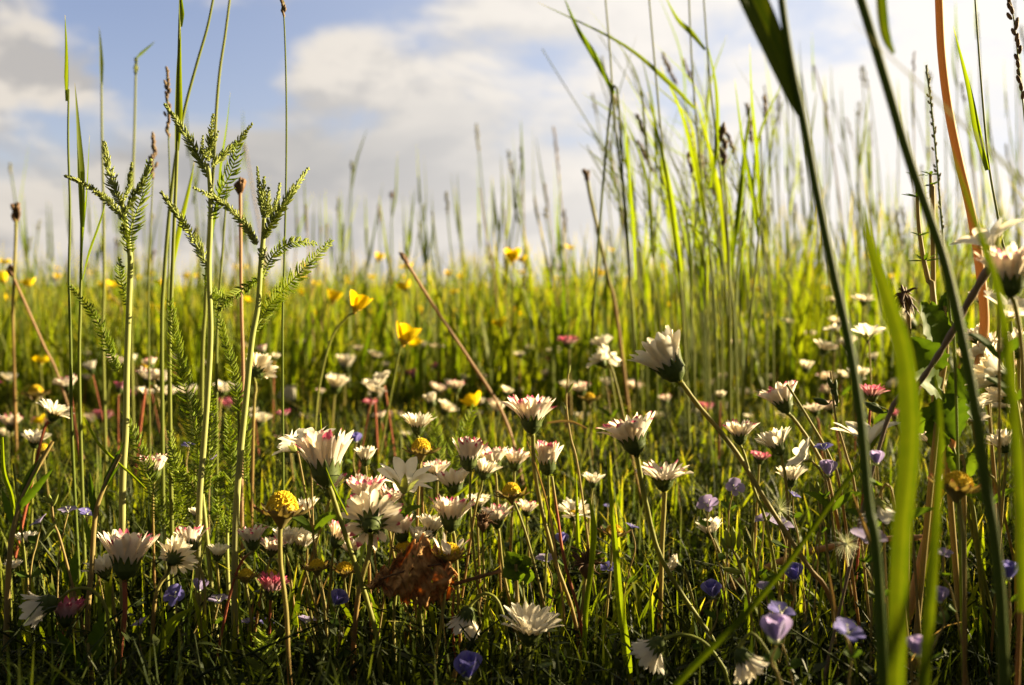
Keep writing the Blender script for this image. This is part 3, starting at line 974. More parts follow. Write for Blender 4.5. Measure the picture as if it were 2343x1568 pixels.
SPENT = [
    (645, 1168, 118, 'spent', 0, 2, -4, .39, [(641, 1205), (642, 1290), (655, 1400), (662, 1545)], 'stem', 'biggest yellow spent daisy head with dry star of bracts, left of centre', 1),
    (1170, 1130, 70, 'spent', 0, -4, 0, .44, [(1178, 1155), (1202, 1220), (1232, 1330), (1250, 1420)], 'stem', 'round yellow spent daisy with brown curled bracts on a reddish stem, centre', 1),
    (963, 1030, 74, 'spent', 0, 0, 0, .48, [(962, 1060), (958, 1110)], 'stem', 'bright yellow spent head above the notched white flower', 1),
    (1028, 1268, 86, 'halfspent', 0, 4, 0, .42, [(1024, 1305), (1010, 1420), (990, 1560)], 'stem', 'half-stripped yellow head with a few upright petals beside the dead leaf', 0),
    (725, 1298, 60, 'spent', 0, -4, 0, .43, [(730, 1330), (745, 1420), (752, 1520)], 'stem', 'yellow spent head low behind the thick stem of the biggest one', 0),
    (788, 1304, 62, 'spent', 0, 6, 0, .45, [(790, 1345)], 'stem', 'orange-yellow spent head against the dead leaf', 0),
    (562, 1318, 56, 'spent', 0, 0, 0, .43, [(564, 1345), (575, 1420)], 'stem', 'dull yellow spent head with maroon bracts right of the slanting red stem', 0),
    (925, 1256, 62, 'spent', 0, 0, 0, .46, [(925, 1290)], 'stem', 'yellow dome just above the dead leaf', 0),
    (620, 1316, 44, 'spent', 0, 0, 0, .46, [(620, 1345)], 'stem', 'small yellow dome above the shaded crimson daisy', 0),
    (1405, 1218, 62, 'spent', 0, 4, 0, .46, [(1400, 1260), (1388, 1400)], 'stem', 'tan spent head behind the tall thin grass blades, lower centre', 0),
    (1105, 1196, 50, 'dead', 0, 0, 0, .45, [(1103, 1225), (1108, 1330), (1115, 1440)], 'stem', 'brown shrivelled head left of the dusty half-open daisy', 0),
    (1342, 1292, 74, 'dead', 0, 0, 0, .44, [(1340, 1320), (1330, 1400)], 'stem', 'black-brown withered head under the tan spent one', 1),
    (2190, 1112, 110, 'spent', 0, 8, 0, .33, [(2195, 1170), (2205, 1300)], 'stem', 'large blurred dark-based yellow head in the right-hand shade', 0),
    (330, 842, 34, 'spent', 0, 0, 0, .85, [(332, 870)], 'stem', 'small glowing yellow dome just right of the left yarrow stem', 1),
    (82, 900, 52, 'spent', 0, 0, 0, .80, [(84, 940)], 'stem', 'olive-yellow dome at the far left above the daisies', 1),
    (1348, 912, 44, 'spent', 0, 0, 0, .75, [(1350, 950)], 'stem', 'brownish-yellow dome above and left of the large tilted daisy stem', 0),
    (100, 1030, 40, 'spent', 0, 0, 0, .65, [(102, 1060)], 'stem', 'orange dome in the shade at the far left', 1),
]


def build_daisies():
    for (u, v, w, kind, a, tilt, tow, d, way, st, lab) in FOREGROUND:
        daisy(u, v, w, kind, a, tilt, tow, d, way, lab, G_NEAR, st)
    for (u, v, w, kind, a, tilt, tow, d, way, st, lab, var) in SPENT:
        daisy(u, v, w, kind, a, tilt, tow, d, way, lab, 'daisies that have lost their petals' if kind != 'dead' else 'withered flower heads', st, var=var, cat='spent daisy' if kind != 'dead' else 'withered flower')
    # the blurred ones, each where the photo has it: u, v, width
    mid = [(124, 948, 84, 'white', 62, 28), (262, 832, 46, 'pink', 45, 20), (155, 885, 60, 'pink', 50, -5), (235, 960, 46, 'magenta', 40, 0), (205, 965, 40, 'pink', 40, 0),
           (25, 975, 56, 'pink', 42, 0), (88, 975, 42, 'magenta', 42, 0), (80, 1012, 62, 'white', 46, 10), (15, 1000, 40, 'white', 40, 0), (340, 870, 62, 'pink', 50, 10), (300, 905, 40, 'white', 40, 0),
           (380, 905, 58, 'white', 45, 5), (430, 905, 50, 'white', 40, -10), (510, 895, 52, 'white', 52, 6), (540, 895, 40, 'white', 42, 12), (515, 932, 44, 'magenta', 40, 0), (595, 965, 52, 'white', 50, 15),
           (665, 898, 40, 'pink', 50, -20), (665, 922, 40, 'white', 20, -18), (790, 840, 42, 'white', 22, 0), (768, 886, 52, 'white', 32, 0), (855, 890, 58, 'white', 50, 2), (862, 912, 42, 'white', 40, 0),
           (950, 865, 38, 'magenta', 30, -12), (1000, 895, 44, 'pink', 50, 20), (1030, 882, 36, 'white', 46, 0), (1032, 902, 38, 'white', 22, 4), (1020, 940, 50, 'white', 50, 22), (965, 795, 30, 'white', 40, 0),
           (1000, 800, 34, 'pink', 44, 0), (1300, 788, 50, 'magenta', 52, 0), (1270, 812, 36, 'white', 38, 0), (1262, 832, 34, 'magenta', 38, 0), (1380, 790, 56, 'white', 58, -10), (1375, 828, 66, 'white', 62, -30),
           (1392, 880, 40, 'white', 45, 0), (1300, 890, 44, 'white', 48, 0), (1250, 862, 32, 'pink', 40, 0), (1330, 895, 48, 'pink', 46, -5), (1285, 880, 34, 'white', 40, 10), (1452, 890, 44, 'pink', 48, 0), (1470, 880, 36, 'white', 44, 0),
           (1180, 880, 34, 'white', 38, 0), (1100, 870, 32, 'pink', 40, 0), (1205, 905, 36, 'white', 40, 0), (1120, 915, 34, 'white', 44, 0), (720, 835, 30, 'white', 40, 0), (690, 790, 26, 'white', 40, 0), (560, 800, 30, 'pink', 40, 0),
           (1620, 882, 38, 'white', 44, 0), (1655, 868, 34, 'pink', 44, 0), (1560, 905, 34, 'white', 30, 0), (1700, 905, 40, 'white', 44, 10), (1740, 912, 38, 'pink', 44, 0), (1890, 870, 44, 'pink', 46, 0), (1895, 900, 44, 'pink', 38, -20),
           (1965, 862, 56, 'white', 52, 0), (1885, 800, 56, 'white', 56, 12), (1940, 790, 52, 'white', 55, -12), (1915, 740, 46, 'white', 60, 0), (1985, 765, 56, 'white', 58, 8), (1905, 690, 34, 'white', 60, 0), (1975, 690, 52, 'white', 64, 0),
           (1800, 740, 28, 'white', 50, 0), (1850, 770, 34, 'white', 50, 0), (1680, 790, 28, 'pink', 40, 0), (2080, 740, 60, 'white', 34, -50), (2205, 820, 44, 'white', 44, 20), (2215, 870, 48, 'white', 40, -10), (2050, 885, 40, 'white', 44, -30),
           (1660, 940, 40, 'white', 42, 8), (1600, 950, 34, 'white', 40, 0), (640, 1010, 30, 'pink', 42, 0), (480, 960, 36, 'pink', 42, 0), (20, 870, 40, 'white', 44, 0), (60, 920, 36, 'pink', 44, 0), (700, 960, 36, 'white', 44, 0),
           (905, 955, 36, 'pink', 44, 0), (1085, 955, 40, 'white', 44, 0), (1150, 850, 26, 'white', 44, 0), (1210, 800, 26, 'white', 44, 0), (880, 840, 28, 'white', 44, 0), (820, 800, 24, 'pink', 44, 0), (930, 1000, 34, 'white', 44, 0),
           (1330, 960, 40, 'white', 44, 0), (1380, 945, 34, 'pink', 44, 0), (450, 1180, 40, 'white', 40, 0), (28, 1300, 44, 'white', 44, 0), (130, 1530, 52, 'pink', 44, 0), (1080, 1520, 40, 'white', 44, 0), (2240, 930, 50, 'white', 44, -30),
           (1760, 870, 34, 'white', 44, 0), (1505, 960, 32, 'white', 40, 0), (1790, 960, 40, 'white', 44, 10), (2300, 930, 60, 'white', 46, -30), (400, 820, 26, 'white', 44, 0), (470, 835, 26, 'pink', 44, 0), (200, 815, 26, 'white', 44, 0)]
    for (u, v, w, kind, a, tilt) in mid:
        if v > 1100:
            d = .47
        else:
            d = min(1.25, max(.55, 20 * 1.0e-3 * FPX / w * .95 * (1 if v < 1000 else .8)))
            z = CAM_H - (v - 655) / FPX * d
            if z < .03:
                d = (CAM_H - .035) / ((v - 655) / FPX)
        col = {'white': 'white', 'pink': 'pink-rimmed', 'magenta': 'dark pink'}[kind]
        size = 'tiny' if w < 33 else 'small' if w < 46 else 'blurred' if w < 58 else 'wide blurred'
        a5 = round(a / 8) * 8
        daisy(u, v, w, kind, a5, tilt + RND.uniform(-8, 8), RND.uniform(-12, 8), d, None, f'{size} {col} daisy', G_FAR, RND.choice(['stem', 'stemgreen', 'stemred']), var=RND.randrange(3), detail=False)
    # more small ones between them
    rr = random.Random(21)
    k = 0
    while k < 64:
        u, v = rr.uniform(-80, 2420), rr.uniform(770, 960)
        if 1380 < u < 1620 and v < 900:
            continue
        zt = rr.uniform(.05, .115)
        d = (CAM_H - zt) / ((v - 655) / FPX)
        if not .7 < d < 1.25:
            continue
        w = rr.uniform(.009, .016) * FPX / d
        kind = rr.choice(['white', 'white', 'pink', 'magenta'])
        col = {'white': 'white', 'pink': 'pink-rimmed', 'magenta': 'dark pink'}[kind]
        daisy(u, v, w, kind, rr.choice([24, 40, 48, 56]), rr.uniform(-20, 20), rr.uniform(-12, 8), d, None, f'faint far {col} daisy', G_FAR, rr.choice(['stem', 'stemgreen', 'stemred']), var=rr.randrange(3), detail=False)
        k += 1


build_daisies()


# ------------------------------------------------------------------ notched white chickweed flowers, speedwell, buttercups
def chick_mesh(var):
    rr = random.Random(var + 40)
    pm = MB()
    for k in range(5):
        ph = 2 * math.pi * k / 5 + rr.uniform(-.1, .1)
        open_ = R(rr.uniform(46, 60))
        for lobe in (-1, 1):
            G = []
            for i in range(9):
                s = i / 8
                a = open_ * (.55 + .6 * s)
                # each half petal is a rounded lobe; the two join for the lower 55 %
                wid = (.10 + .30 * math.sin(min(1, s * 1.25) * math.pi / 2))
                if s > .70:
                    wid *= math.sqrt(max(.01, 1 - ((s - .70) / .31) ** 2))
                off = 0 if s < .5 else (s - .5) * .20
                er = Vector((math.cos(ph), math.sin(ph), 0))
                et = Vector((-math.sin(ph), math.cos(ph), 0))
                N = er * -math.cos(a) + Vector((0, 0, 1)) * math.sin(a)
                cen = er * (.06 + s * math.sin(a) * .98) + Vector((0, 0, s * math.cos(a) * .98))
                inner = .012 * s + .17 * max(0, s - .62) / .38
                outer = max(inner + .002, .06 + .34 * math.sin(min(1, s * 1.2) * math.pi / 2))
                mid, half = (inner + outer) / 2, (outer - inner) / 2
                if s > .66:
                    half *= math.sqrt(max(.004, 1 - ((s - .66) / .345) ** 2))
                row = []
                for j in range(4):
                    lat = mid + half * (-1 + 2 * j / 3)
                    row.append(cen + et * (lobe * lat) + N * (lat * lat * .9 + .02 * math.sin(s * 5 + k)))
                G.append(row)
            pm.grid(G, rnd=rr.random())
    sp = MB()
    for k in range(5):
        ph = 2 * math.pi * (k + .5) / 5
        er = Vector((math.cos(ph), math.sin(ph), 0))
        et = Vector((-math.sin(ph), math.cos(ph), 0))
        G = []
        r, z = .07, -.12
        for i in range(6):
            s = i / 5
            a = R(35 + 15 * s)
            hw = .11 * math.sin(math.pi * min(1, s * .75 + .25)) + .003
            c = er * r + Vector((0, 0, z))
            G.append([c - et * hw, c + er * .03, c + et * hw])
            r += math.sin(a) * .52 / 5
            z += math.cos(a) * .52 / 5
        sp.grid(G, rnd=rr.random())
    sp.lathe([(.03, -.2), (.09, -.14), (.12, -.04), (.02, .02)], sides=8)
    ce = MB()
    for k in range(9):
        a = k * 2.4
        dr = Vector((math.cos(a) * .18, math.sin(a) * .18, .38))
        ce.tube([Vector((0, 0, 0)), dr], [.012, .008], 4)
        ce.blob(dr, .028, sides=5)
    ce.blob((0, 0, .06), .09, sides=7)
    return pm.mesh('petals', M['chick']), sp.mesh('sepals', M['sepal']), ce.mesh('stamens', M['eye'])


CH = [chick_mesh(i) for i in range(3)]


def chickweed(u, v, w, tilt, toward, d, way, label, var=0, group='notched white chickweed flowers'):
    L = px(w, d) / 1.75
    ax = axis_of(tilt, toward)
    c = P(u, v, d)
    path = stem_path(c - ax * L * .18, way, d, axis=ax)
    base = Vector((path[0].x, path[0].y, 0))
    root = thing('chickweed_flower', label, 'white flower', base, group, (u, v))
    q = Vector((0, 0, 1)).rotation_difference(ax)
    for nm, me in zip(('petals', 'sepals', 'stamens'), CH[var % 3]):
        o = obj(nm, me, root)
        o.matrix_local = Matrix.Translation(c - base) @ (q.to_matrix() @ Matrix.Rotation(u * .7, 3, 'Z')).to_4x4() @ Matrix.Scale(L, 4)
    mb = MB()
    mb.tube(path, .00045, 6, rnd=.6)
    part('stem', mb, M['herb'], root)
    # a pair of narrow leaves on the stem
    lf = MB()
    k = len(path) // 3
    for s in (-1, 1):
        p0 = path[k]
        p1 = p0 + Vector((s * .006, -.001, .006))
        p2 = p0 + Vector((s * .012, -.003, .008))
        lf.ribbon(smooth([p0, p1, p2], 6), [.001, .0028, .003, .0026, .0018, .0003], (0, -.8, .5), rnd=RND.random())
    part('stem_leaves', lf, M['broad'], root)


CHICKS = [
    (925, 1118, 132, 4, -42, .44, [(918, 1140), (905, 1190)], 'notched white flower with green sepals facing away above the daisy cluster'),
    (708, 1030, 124, -14, -10, .445, [(712, 1080)], 'large white flower with two-lobed petals behind the big sunlit daisy'),
    (672, 1030, 84, -50, -6, .46, [(690, 1080)], 'torn white flower leaning left beside the one behind the big sunlit daisy'),
    (2270, 570, 150, -20, -8, .33, [(2275, 640), (2285, 800)], 'large blurred white flower with striped petals, upper right edge'),
    (2300, 730, 130, 18, 25, .35, [(2310, 800), (2320, 900)], 'white flower with a green centre below the close crimson-tipped daisy'),
    (1985, 1018, 150, -4, -6, .40, [(1990, 1080), (1995, 1200)], 'wide white notched flower behind the dark blurred grass stems'),
    (1850, 1050, 88, -55, 6, .42, [(1880, 1085), (1900, 1160)], 'white flower lying on its side with grey flecks right of the cone-shaped daisy'),
    (1380, 828, 70, 40, -20, .80, [(1385, 870)], 'pale blurred flower with broad petals left of the large tilted daisy'),
    (1985, 775, 76, 6, -10, .62, [(1990, 830)], 'blurred white flower left of the wide green blade'),
    (1915, 760, 56, -12, -8, .80, [(1920, 800)], 'smaller blurred white flower further left of the wide green blade'),
    (2010, 1150, 110, 170, 0, .36, [(2030, 1110), (2050, 1200)], 'shaded drooping white flower with dark streaks behind the blurred blades'),
    (2220, 965, 70, 10, 30, .45, [(2230, 1000)], 'white flower lying flat among stems near the right edge'),
]
for i, (u, v, w, ti, to, d, way, lab) in enumerate(CHICKS):
    chickweed(u, v, w, ti, to, d, way, lab, i)


def speed_meshes(kind, closed, var):
    rr = random.Random(var * 7 + closed)
    pm = MB()
    for k, (ph0, wd, L) in enumerate(((90, .62, 1.0), (0, .50, .95), (180, .50, .95), (270, .34, .85))):
        ph = R(ph0 + rr.uniform(-8, 8))
        er = Vector((math.cos(ph), math.sin(ph), 0))
        et = Vector((-math.sin(ph), math.cos(ph), 0))
        a0 = R(25 if closed else 58 + rr.uniform(-8, 8))
        a1 = R(12 if closed else 88 + rr.uniform(-10, 10))
        r, z = .05, 0
        G = []
        for i in range(8):
            s = i / 7
            a = a0 + (a1 - a0) * s
            hw = wd * (.18 + .82 * math.sin(min(1, s * 1.35) * math.pi / 2))
            if s > .6:
                hw *= math.sqrt(max(.02, 1 - ((s - .6) / .41) ** 2))
            N = er * -math.cos(a) + Vector((0, 0, 1)) * math.sin(a)
            c = er * r + Vector((0, 0, z))
            cup = .55 if closed else .25
            G.append([c + et * hw * q + N * hw * cup * abs(q) ** 1.5 for q in (-1, -.5, 0, .5, 1)])
            r += math.sin(a) * L / 7
            z += math.cos(a) * L / 7
        pm.grid(G, rnd=rr.random())
    ey = MB()
    ey.blob((0, 0, .06), .13, sides=7)
    for s in (-1, 1):
        tip = Vector((s * .25, .1, .5))
        ey.tube([Vector((0, 0, .05)), tip], [.03, .02], 4)
        ey.blob(tip, .06, sides=5)
    cx = MB()
    for k in range(4):
        ph = R(45 + 90 * k)
        er = Vector((math.cos(ph), math.sin(ph), 0))
        et = Vector((-math.sin(ph), math.cos(ph), 0))
        cx.grid([[er * .03 - et * .05 + Vector((0, 0, -.15)), er * .03 + et * .05 + Vector((0, 0, -.15))],
                 [er * .25 - et * .1 + Vector((0, 0, -.02)), er * .25 + et * .1 + Vector((0, 0, -.02))],
                 [er * .5 - et * .01 + Vector((0, 0, .12)), er * .5 + et * .01 + Vector((0, 0, .12))]])
    return pm.mesh('petals', M[kind]), ey.mesh('stamens', M['eye']), cx.mesh('sepals', M['calyx'])


SPM = {}


def speedwell(u, v, w, tilt, toward, d, kind, closed, label, way=None):
    key = (kind, closed, int(u) % 3)
    if key not in SPM:
        SPM[key] = speed_meshes(kind, closed, key[2])
    L = px(w, d) / (1.32 if closed else 1.9)
    ax = axis_of(tilt, toward)
    c = P(u, v, d)
    path = stem_path(c - ax * L * .15, way or [(u + RND.uniform(-14, 14), v + 50), (u + RND.uniform(-25, 25), v + 120)], d)
    base = Vector((path[0].x, path[0].y, 0))
    root = thing('speedwell_flower', label, 'blue flower', base, 'blue speedwell flowers low in the grass', (u, v))
    q = Vector((0, 0, 1)).rotation_difference(ax)
    for nm, me in zip(('petals', 'stamens', 'sepals'), SPM[key]):
        o = obj(nm, me, root)
        o.matrix_local = Matrix.Translation(c - base) @ (q.to_matrix() @ Matrix.Rotation(RND.uniform(-.4, .4), 3, 'Z')).to_4x4() @ Matrix.Scale(L, 4)
    mb = MB()
    mb.tube(path, .00035, 5, rnd=.7)
    part('stem', mb, M['herb'], root)
    lf = MB()
    for kk in (len(path) // 3, 2 * len(path) // 3):
        for s in (-1, 1):
            p0 = path[kk]
            a = RND.uniform(0, 6.28)
            dr = Vector((math.cos(a) * s, math.sin(a) * s, .5)) * RND.uniform(.003, .006)
            lf.ribbon(smooth([p0, p0 + dr * .6, p0 + dr], 5), [.0004, .0025, .0032, .0022, .0003], (0, -.6, .8), rnd=RND.random())
    part('stem_leaves', lf, M['broad'], root)


SPEED = [
    (1680, 1118, 46, 10, 60, .46, 'lilac', 0, 'pale lilac open four-petalled flower facing the viewer, right of centre'),
    (1620, 1158, 52, -20, 35, .46, 'lilac', 0, 'lilac-grey flower left of the open four-petalled one'),
    (1885, 1030, 46, -10, 10, .43, 'blue', 0, 'violet flower in front of the side-lying white flower'),
    (1895, 1088, 50, 0, -5, .42, 'lilac', 1, 'closed mauve flower with dark flecks beside the clean white daisy'),
    (2006, 1062, 44, 0, -5, .36, 'lilac', 1, 'closed blue-grey flower hanging by the dark blurred stem'),
    (1785, 1205, 60, 20, 20, .44, 'lilac', 0, 'faded violet flower behind the seed fluff'),
    (1745, 1190, 40, -30, 10, .46, 'lilac', 0, 'small violet flower left of the seed fluff'),
    (1985, 1238, 84, 5, 20, .36, 'lilac', 0, 'wide pale violet flower above the fallen reddish stalk'),
    (1632, 1366, 54, -15, 15, .42, 'blue', 1, 'blue cupped flower beneath the tall slanting stem, lower right'),
    (1818, 1328, 54, -10, 5, .40, 'blue', 1, 'deep blue cupped flower right of the slanting stem'),
    (1785, 1405, 66, 15, 20, .34, 'blue', 0, 'blurred blue flower above the big mauve one'),
    (1775, 1468, 84, 0, 0, .30, 'lilac', 1, 'big blurred mauve flower near the bottom edge'),
    (1938, 1452, 78, 20, 25, .30, 'blue', 0, 'big blurred blue flower near the bottom edge, right'),
    (2150, 1378, 48, 0, 0, .33, 'lilac', 1, 'dim closed violet flower in the lower right shade'),
    (2308, 1325, 56, 0, 0, .34, 'blue', 1, 'dark blue closed flower at the lower right edge'),
    (402, 1366, 54, -20, 55, .43, 'blue', 0, 'vivid violet-blue open flower with two white stamens, lower left'),
    (455, 1352, 40, 10, -10, .45, 'lilac', 1, 'greyish closed flower right of the vivid violet one'),
    (92, 1196, 46, -35, 10, .44, 'lilac', 0, 'sunlit lilac flower near the left edge'),
    (155, 1172, 44, 0, 10, .47, 'lilac', 0, 'shaded lilac flower right of the sunlit one, left side'),
    (198, 1178, 44, 20, 10, .48, 'blue', 0, 'blue-violet flower next to the thin bent stem, left side'),
    (322, 1430, 50, -30, 0, .43, 'lilac', 0, 'pale grey-blue flower beside the red daisy stem'),
    (566, 1426, 40, -10, 0, .44, 'lilac', 0, 'pale bluish flower low beneath the maroon-bracted head'),
    (610, 1430, 36, 10, 10, .45, 'blue', 0, 'small blue flower left of the biggest head stem, bottom'),
    (700, 1425, 46, 10, 0, .45, 'lilac', 0, 'lilac flower low right of the biggest head stem'),
    (766, 1384, 50, 30, 10, .43, 'blue', 1, 'round pale blue flower under the orange-yellow spent head'),
    (500, 1378, 50, 0, 10, .46, 'lilac', 0, 'shaded mauve flower crossed by a slanting red stem'),
    (1285, 1245, 36, 0, 10, .46, 'blue', 1, 'small blue flower between the reddish stems'),
    (1392, 1302, 40, -10, 20, .46, 'blue', 0, 'faint blue flower behind the bright grass blade'),
    (1250, 1285, 52, 0, 10, .47, 'lilac', 0, 'pale lilac flower behind the clover leaves'),
    (1445, 1208, 34, 20, 0, .48, 'blue', 0, 'tiny violet flower above the wide flat daisy stem'),
    (1070, 1552, 80, 0, 10, .37, 'blue', 1, 'blue flower cut by the bottom edge, centre'),
    (485, 1052, 30, -20, 10, .55, 'lilac', 0, 'small mauve flower behind the middle yarrow fronds'),
    (432, 1022, 34, 0, 10, .58, 'blue', 0, 'blurred blue flower left of the mauve one behind the fronds'),
    (1815, 1135, 34, 30, 10, .46, 'blue', 0, 'light blue flower under the clean white daisy'),
    (1390, 1160, 20, 0, 10, .6, 'blue', 0, 'tiny far blue flower beside the tall green blade'),
    (815, 1012, 30, 0, 10, .62, 'blue', 1, 'small deep blue blossom behind the small white cup daisy'),
    (2160, 1270, 40, 0, 20, .36, 'lilac', 0, 'grey-violet blurred flower near the end of the fallen stalk'),
    (1750, 1350, 44, 0, 20, .40, 'lilac', 0, 'mauve flower beneath the crossing of two slanting stems'),
    (2100, 1500, 60, 0, 0, .28, 'lilac', 1, 'very blurred dim flower at the bottom right'),
]
for (u, v, w, ti, to, d, kind, cl, lab) in SPEED:
    speedwell(u, v, w, ti, to, d, kind, cl, lab)


def butter_meshes(var, openn):
    rr = random.Random(90 + var)
    pm = MB()
    for k in range(5):
        ph = 2 * math.pi * k / 5 + rr.uniform(-.1, .1)
        G = []
        r, z = .08, 0
        for i in range(8):
            s = i / 7
            a = R(openn * 1.35) * (1 - s) + R(openn * .45) * s
            hw = .52 * math.sin(min(1, s * 1.3 + .12) * math.pi / 2)
            if s > .6:
                hw *= math.sqrt(max(.02, 1 - ((s - .6) / .42) ** 2))
            row = []
            for q in (-1, -.5, 0, .5, 1):
                aa = ph + q * hw / max(.35, r + .15)
                rp = r + .03 * k % .05
                row.append(Vector((rp * math.cos(aa), rp * math.sin(aa), z)))
            G.append(row)
            r += math.sin(a) * 1.0 / 7
            z += math.cos(a) * 1.0 / 7
        pm.grid(G, rnd=rr.random())
    ce = MB()
    dome(ce, .24, .2, .1, 40, rr)
    ce.lathe([(.03, -.15), (.10, -.05), (.1, .1)], sides=8)
    return pm.mesh('petals', M['butter']), ce.mesh('flower_centre', M['discold'])


BM = [butter_meshes(0, 30), butter_meshes(1, 42), butter_meshes(2, 58)]


def buttercup(u, v, w, d, var, label, tilt=0, toward=0, way=None):
    L = px(w, d) / (2 * (.1 + math.sin(R((27, 38, 52)[var]))))
    ax = axis_of(tilt, toward)
    c = P(u, v, d)
    path = stem_path(c - ax * L * .12, way, d, axis=ax)
    base = Vector((path[0].x, path[0].y, 0))
    root = thing('buttercup', label, 'buttercup', base, 'buttercups in the meadow', (u, v))
    q = Vector((0, 0, 1)).rotation_difference(ax)
    for nm, me in zip(('petals', 'flower_centre'), BM[var]):
        o = obj(nm, me, root)
        o.matrix_local = Matrix.Translation(c - base) @ (q.to_matrix() @ Matrix.Rotation(u, 3, 'Z')).to_4x4() @ Matrix.Scale(L, 4)
    mb = MB()
    mb.tube(path, .0007, 5, rnd=.4)
    part('stem', mb, M['stemgreen'], root)


buttercup(812, 712, 54, .66, 0, 'largest buttercup, glowing yellow cup on a bent stem above the daisies', 22, 0, [(795, 725), (760, 770), (735, 860), (722, 960)])
BUT = [(865, 598, 22), (852, 640, 20), (800, 650, 22), (760, 692, 34), (928, 664, 34), (932, 615, 28), (1025, 634, 18), (1052, 638, 18), (1040, 672, 22), (1172, 600, 38), (1195, 600, 26), (1303, 570, 24), (1365, 636, 22),
       (1122, 720, 24), (1098, 722, 20), (1065, 745, 18), (1145, 748, 34), (1048, 715, 20), (922, 788, 56), (940, 792, 40), (1180, 824, 34), (1362, 682, 20), (68, 656, 32), (12, 604, 28), (10, 648, 30), (18, 690, 24), (258, 656, 30), (240, 662, 22),
       (252, 690, 22), (268, 700, 20), (372, 655, 20), (352, 712, 28), (372, 740, 30), (382, 712, 24), (600, 752, 26), (95, 830, 40), (105, 852, 30), (94, 968, 30), (570, 690, 26), (690, 676, 18), (850, 720, 18), (905, 700, 16), (960, 720, 22),
       (995, 745, 16), (1190, 720, 20), (1005, 690, 18), (1250, 700, 16), (1280, 640, 18), (1720, 664, 24), (1735, 668, 18), (1700, 720, 22), (1985, 598, 22), (2042, 640, 22), (1890, 660, 20), (1800, 700, 20), (1640, 690, 20), (1530, 700, 20),
       (430, 640, 18), (320, 640, 16), (160, 700, 20), (130, 640, 16), (1085, 930, 50), (650, 700, 18), (720, 730, 22), (560, 740, 18), (1400, 575, 18), (2110, 700, 22), (2230, 640, 20), (1600, 640, 16), (790, 745, 18), (880, 745, 16), (1100, 662, 14), (690, 640, 16)]
_r = random.Random(8)
BUT += [(_r.uniform(-20, 2360), _r.uniform(615, 760), _r.uniform(11, 20)) for _ in range(60)]
for i, (u, v, w) in enumerate(BUT):
    d = min(3.6, .017 * FPX / w)
    z = CAM_H - (v - 655) / FPX * d
    if z < .06:
        d = (CAM_H - .065) / ((v - 655) / FPX)
    buttercup(u, v, w * 1.05, d, (i * 7) % 3, ('tiny' if w < 20 else 'small' if w < 26 else 'yellow blurred') + ' buttercup', RND.uniform(-25, 25), RND.uniform(-15, 15))


# ------------------------------------------------------------------ yarrow
def yarrow_leaf(root, pts, width, mode, n=None, nrm=None, label=None, seed=0):
    rr = random.Random(seed)
    path = smooth(pts, 30)
    L = sum((path[i + 1] - path[i]).length for i in range(29))
    mb = MB()
    mb.tube(path, [px(1, .44) * (3.2 - 2.3 * i / 29) * .8 for i in range(30)], 6, rnd=.8)
    n = n or int(L / (.00125 if mode == 'spike' else .00165))
    N0 = Vector(nrm) if nrm is not None else -FW
    for k in range(n):
        s = (k + .5) / n
        f = s * 28.999
        i = int(f)
        p = path[i].lerp(path[i + 1], f - i)
        T = (path[min(29, i + 1)] - path[i]).normalized()
        Sd = T.cross(N0).normalized()
        Nn = Sd.cross(T)
        if mode == 'spike':
            env = (.45 + .55 * math.sin(min(1, s * 2.2) * math.pi / 2)) * (1 - .72 * s ** 2.2)
            rows = [(rr.uniform(-.7, .7) + q * math.pi / 2) for q in range(4)]
            al = R(52 - 20 * s)
            ln = width * .5 * env * 1.6
            rad = .00040
        else:
            env = (.35 + .65 * math.sin(min(1, s * 1.8 + .1) * math.pi / 2)) * (1 - .62 * s ** 3)
            rows = [rr.uniform(-.35, .35), math.pi + rr.uniform(-.35, .35)]
            if rr.random() < .35:
                rows.append(rr.uniform(0, 6.28))
            al = R(66 - 30 * s)
            ln = width * .5 * env * 1.42
            rad = .00040
        for rho in rows:
            l = ln * rr.uniform(.72, 1.12)
            a = al + rr.gauss(0, .09)
            D = T * math.cos(a) + (Sd * math.cos(rho) + Nn * math.sin(rho)) * math.sin(a)
            D2 = (D + T * .45).normalized()
            q1 = p + D * l * .6
            q2 = q1 + D2 * l * .4
            rn = rr.random()
            mb.tube([p, p + D * l * .3, q1, q2], [rad * .6, rad, rad * 1.05, rad * .25], 4, rnd=rn)
            if mode != 'spike':
                for z in (-1, 1):
                    b0 = p + D * l * .45
                    E = (D * .75 + T * .55 * z + Nn * rr.uniform(-.3, .3)).normalized()
                    mb.tube([b0, b0 + E * l * .18], [rad * .7, rad * .2], 3, rnd=rn)
    o = part('leaf', mb, M['yfold' if mode == 'spike' else 'yleaf'], root)
    return o


def yarrow(label, stem, sw, leaves, d):
    sp = [P(u, v, d) for u, v in stem]
    base_u, base_v = stem[0]
    pts = to_ground(sp[::-1], d)[::-1]
    path = smooth(pts, 8 * len(pts))
    base = Vector((path[0].x, path[0].y, 0))
    root = thing('yarrow', label, 'yarrow', base, 'leafy yarrow shoots')
    mb = MB()
    n = len(path)
    mb.tube(path, [px(sw, d) * .5 * (1.15 - .45 * i / n) for i in range(n)], 9, rnd=.6)
    part('stem', mb, M['ystem'], root)
    for k, (pp, w, mode) in enumerate(leaves):
        dd = [d + (RND.uniform(-.006, .006)) * i for i in range(len(pp))]
        lp = [P(u, v, q) for (u, v), q in zip(pp, dd)]
        yarrow_leaf(root, lp, px(w, d), mode, seed=k * 13 + int(stem[0][0]))
    return root


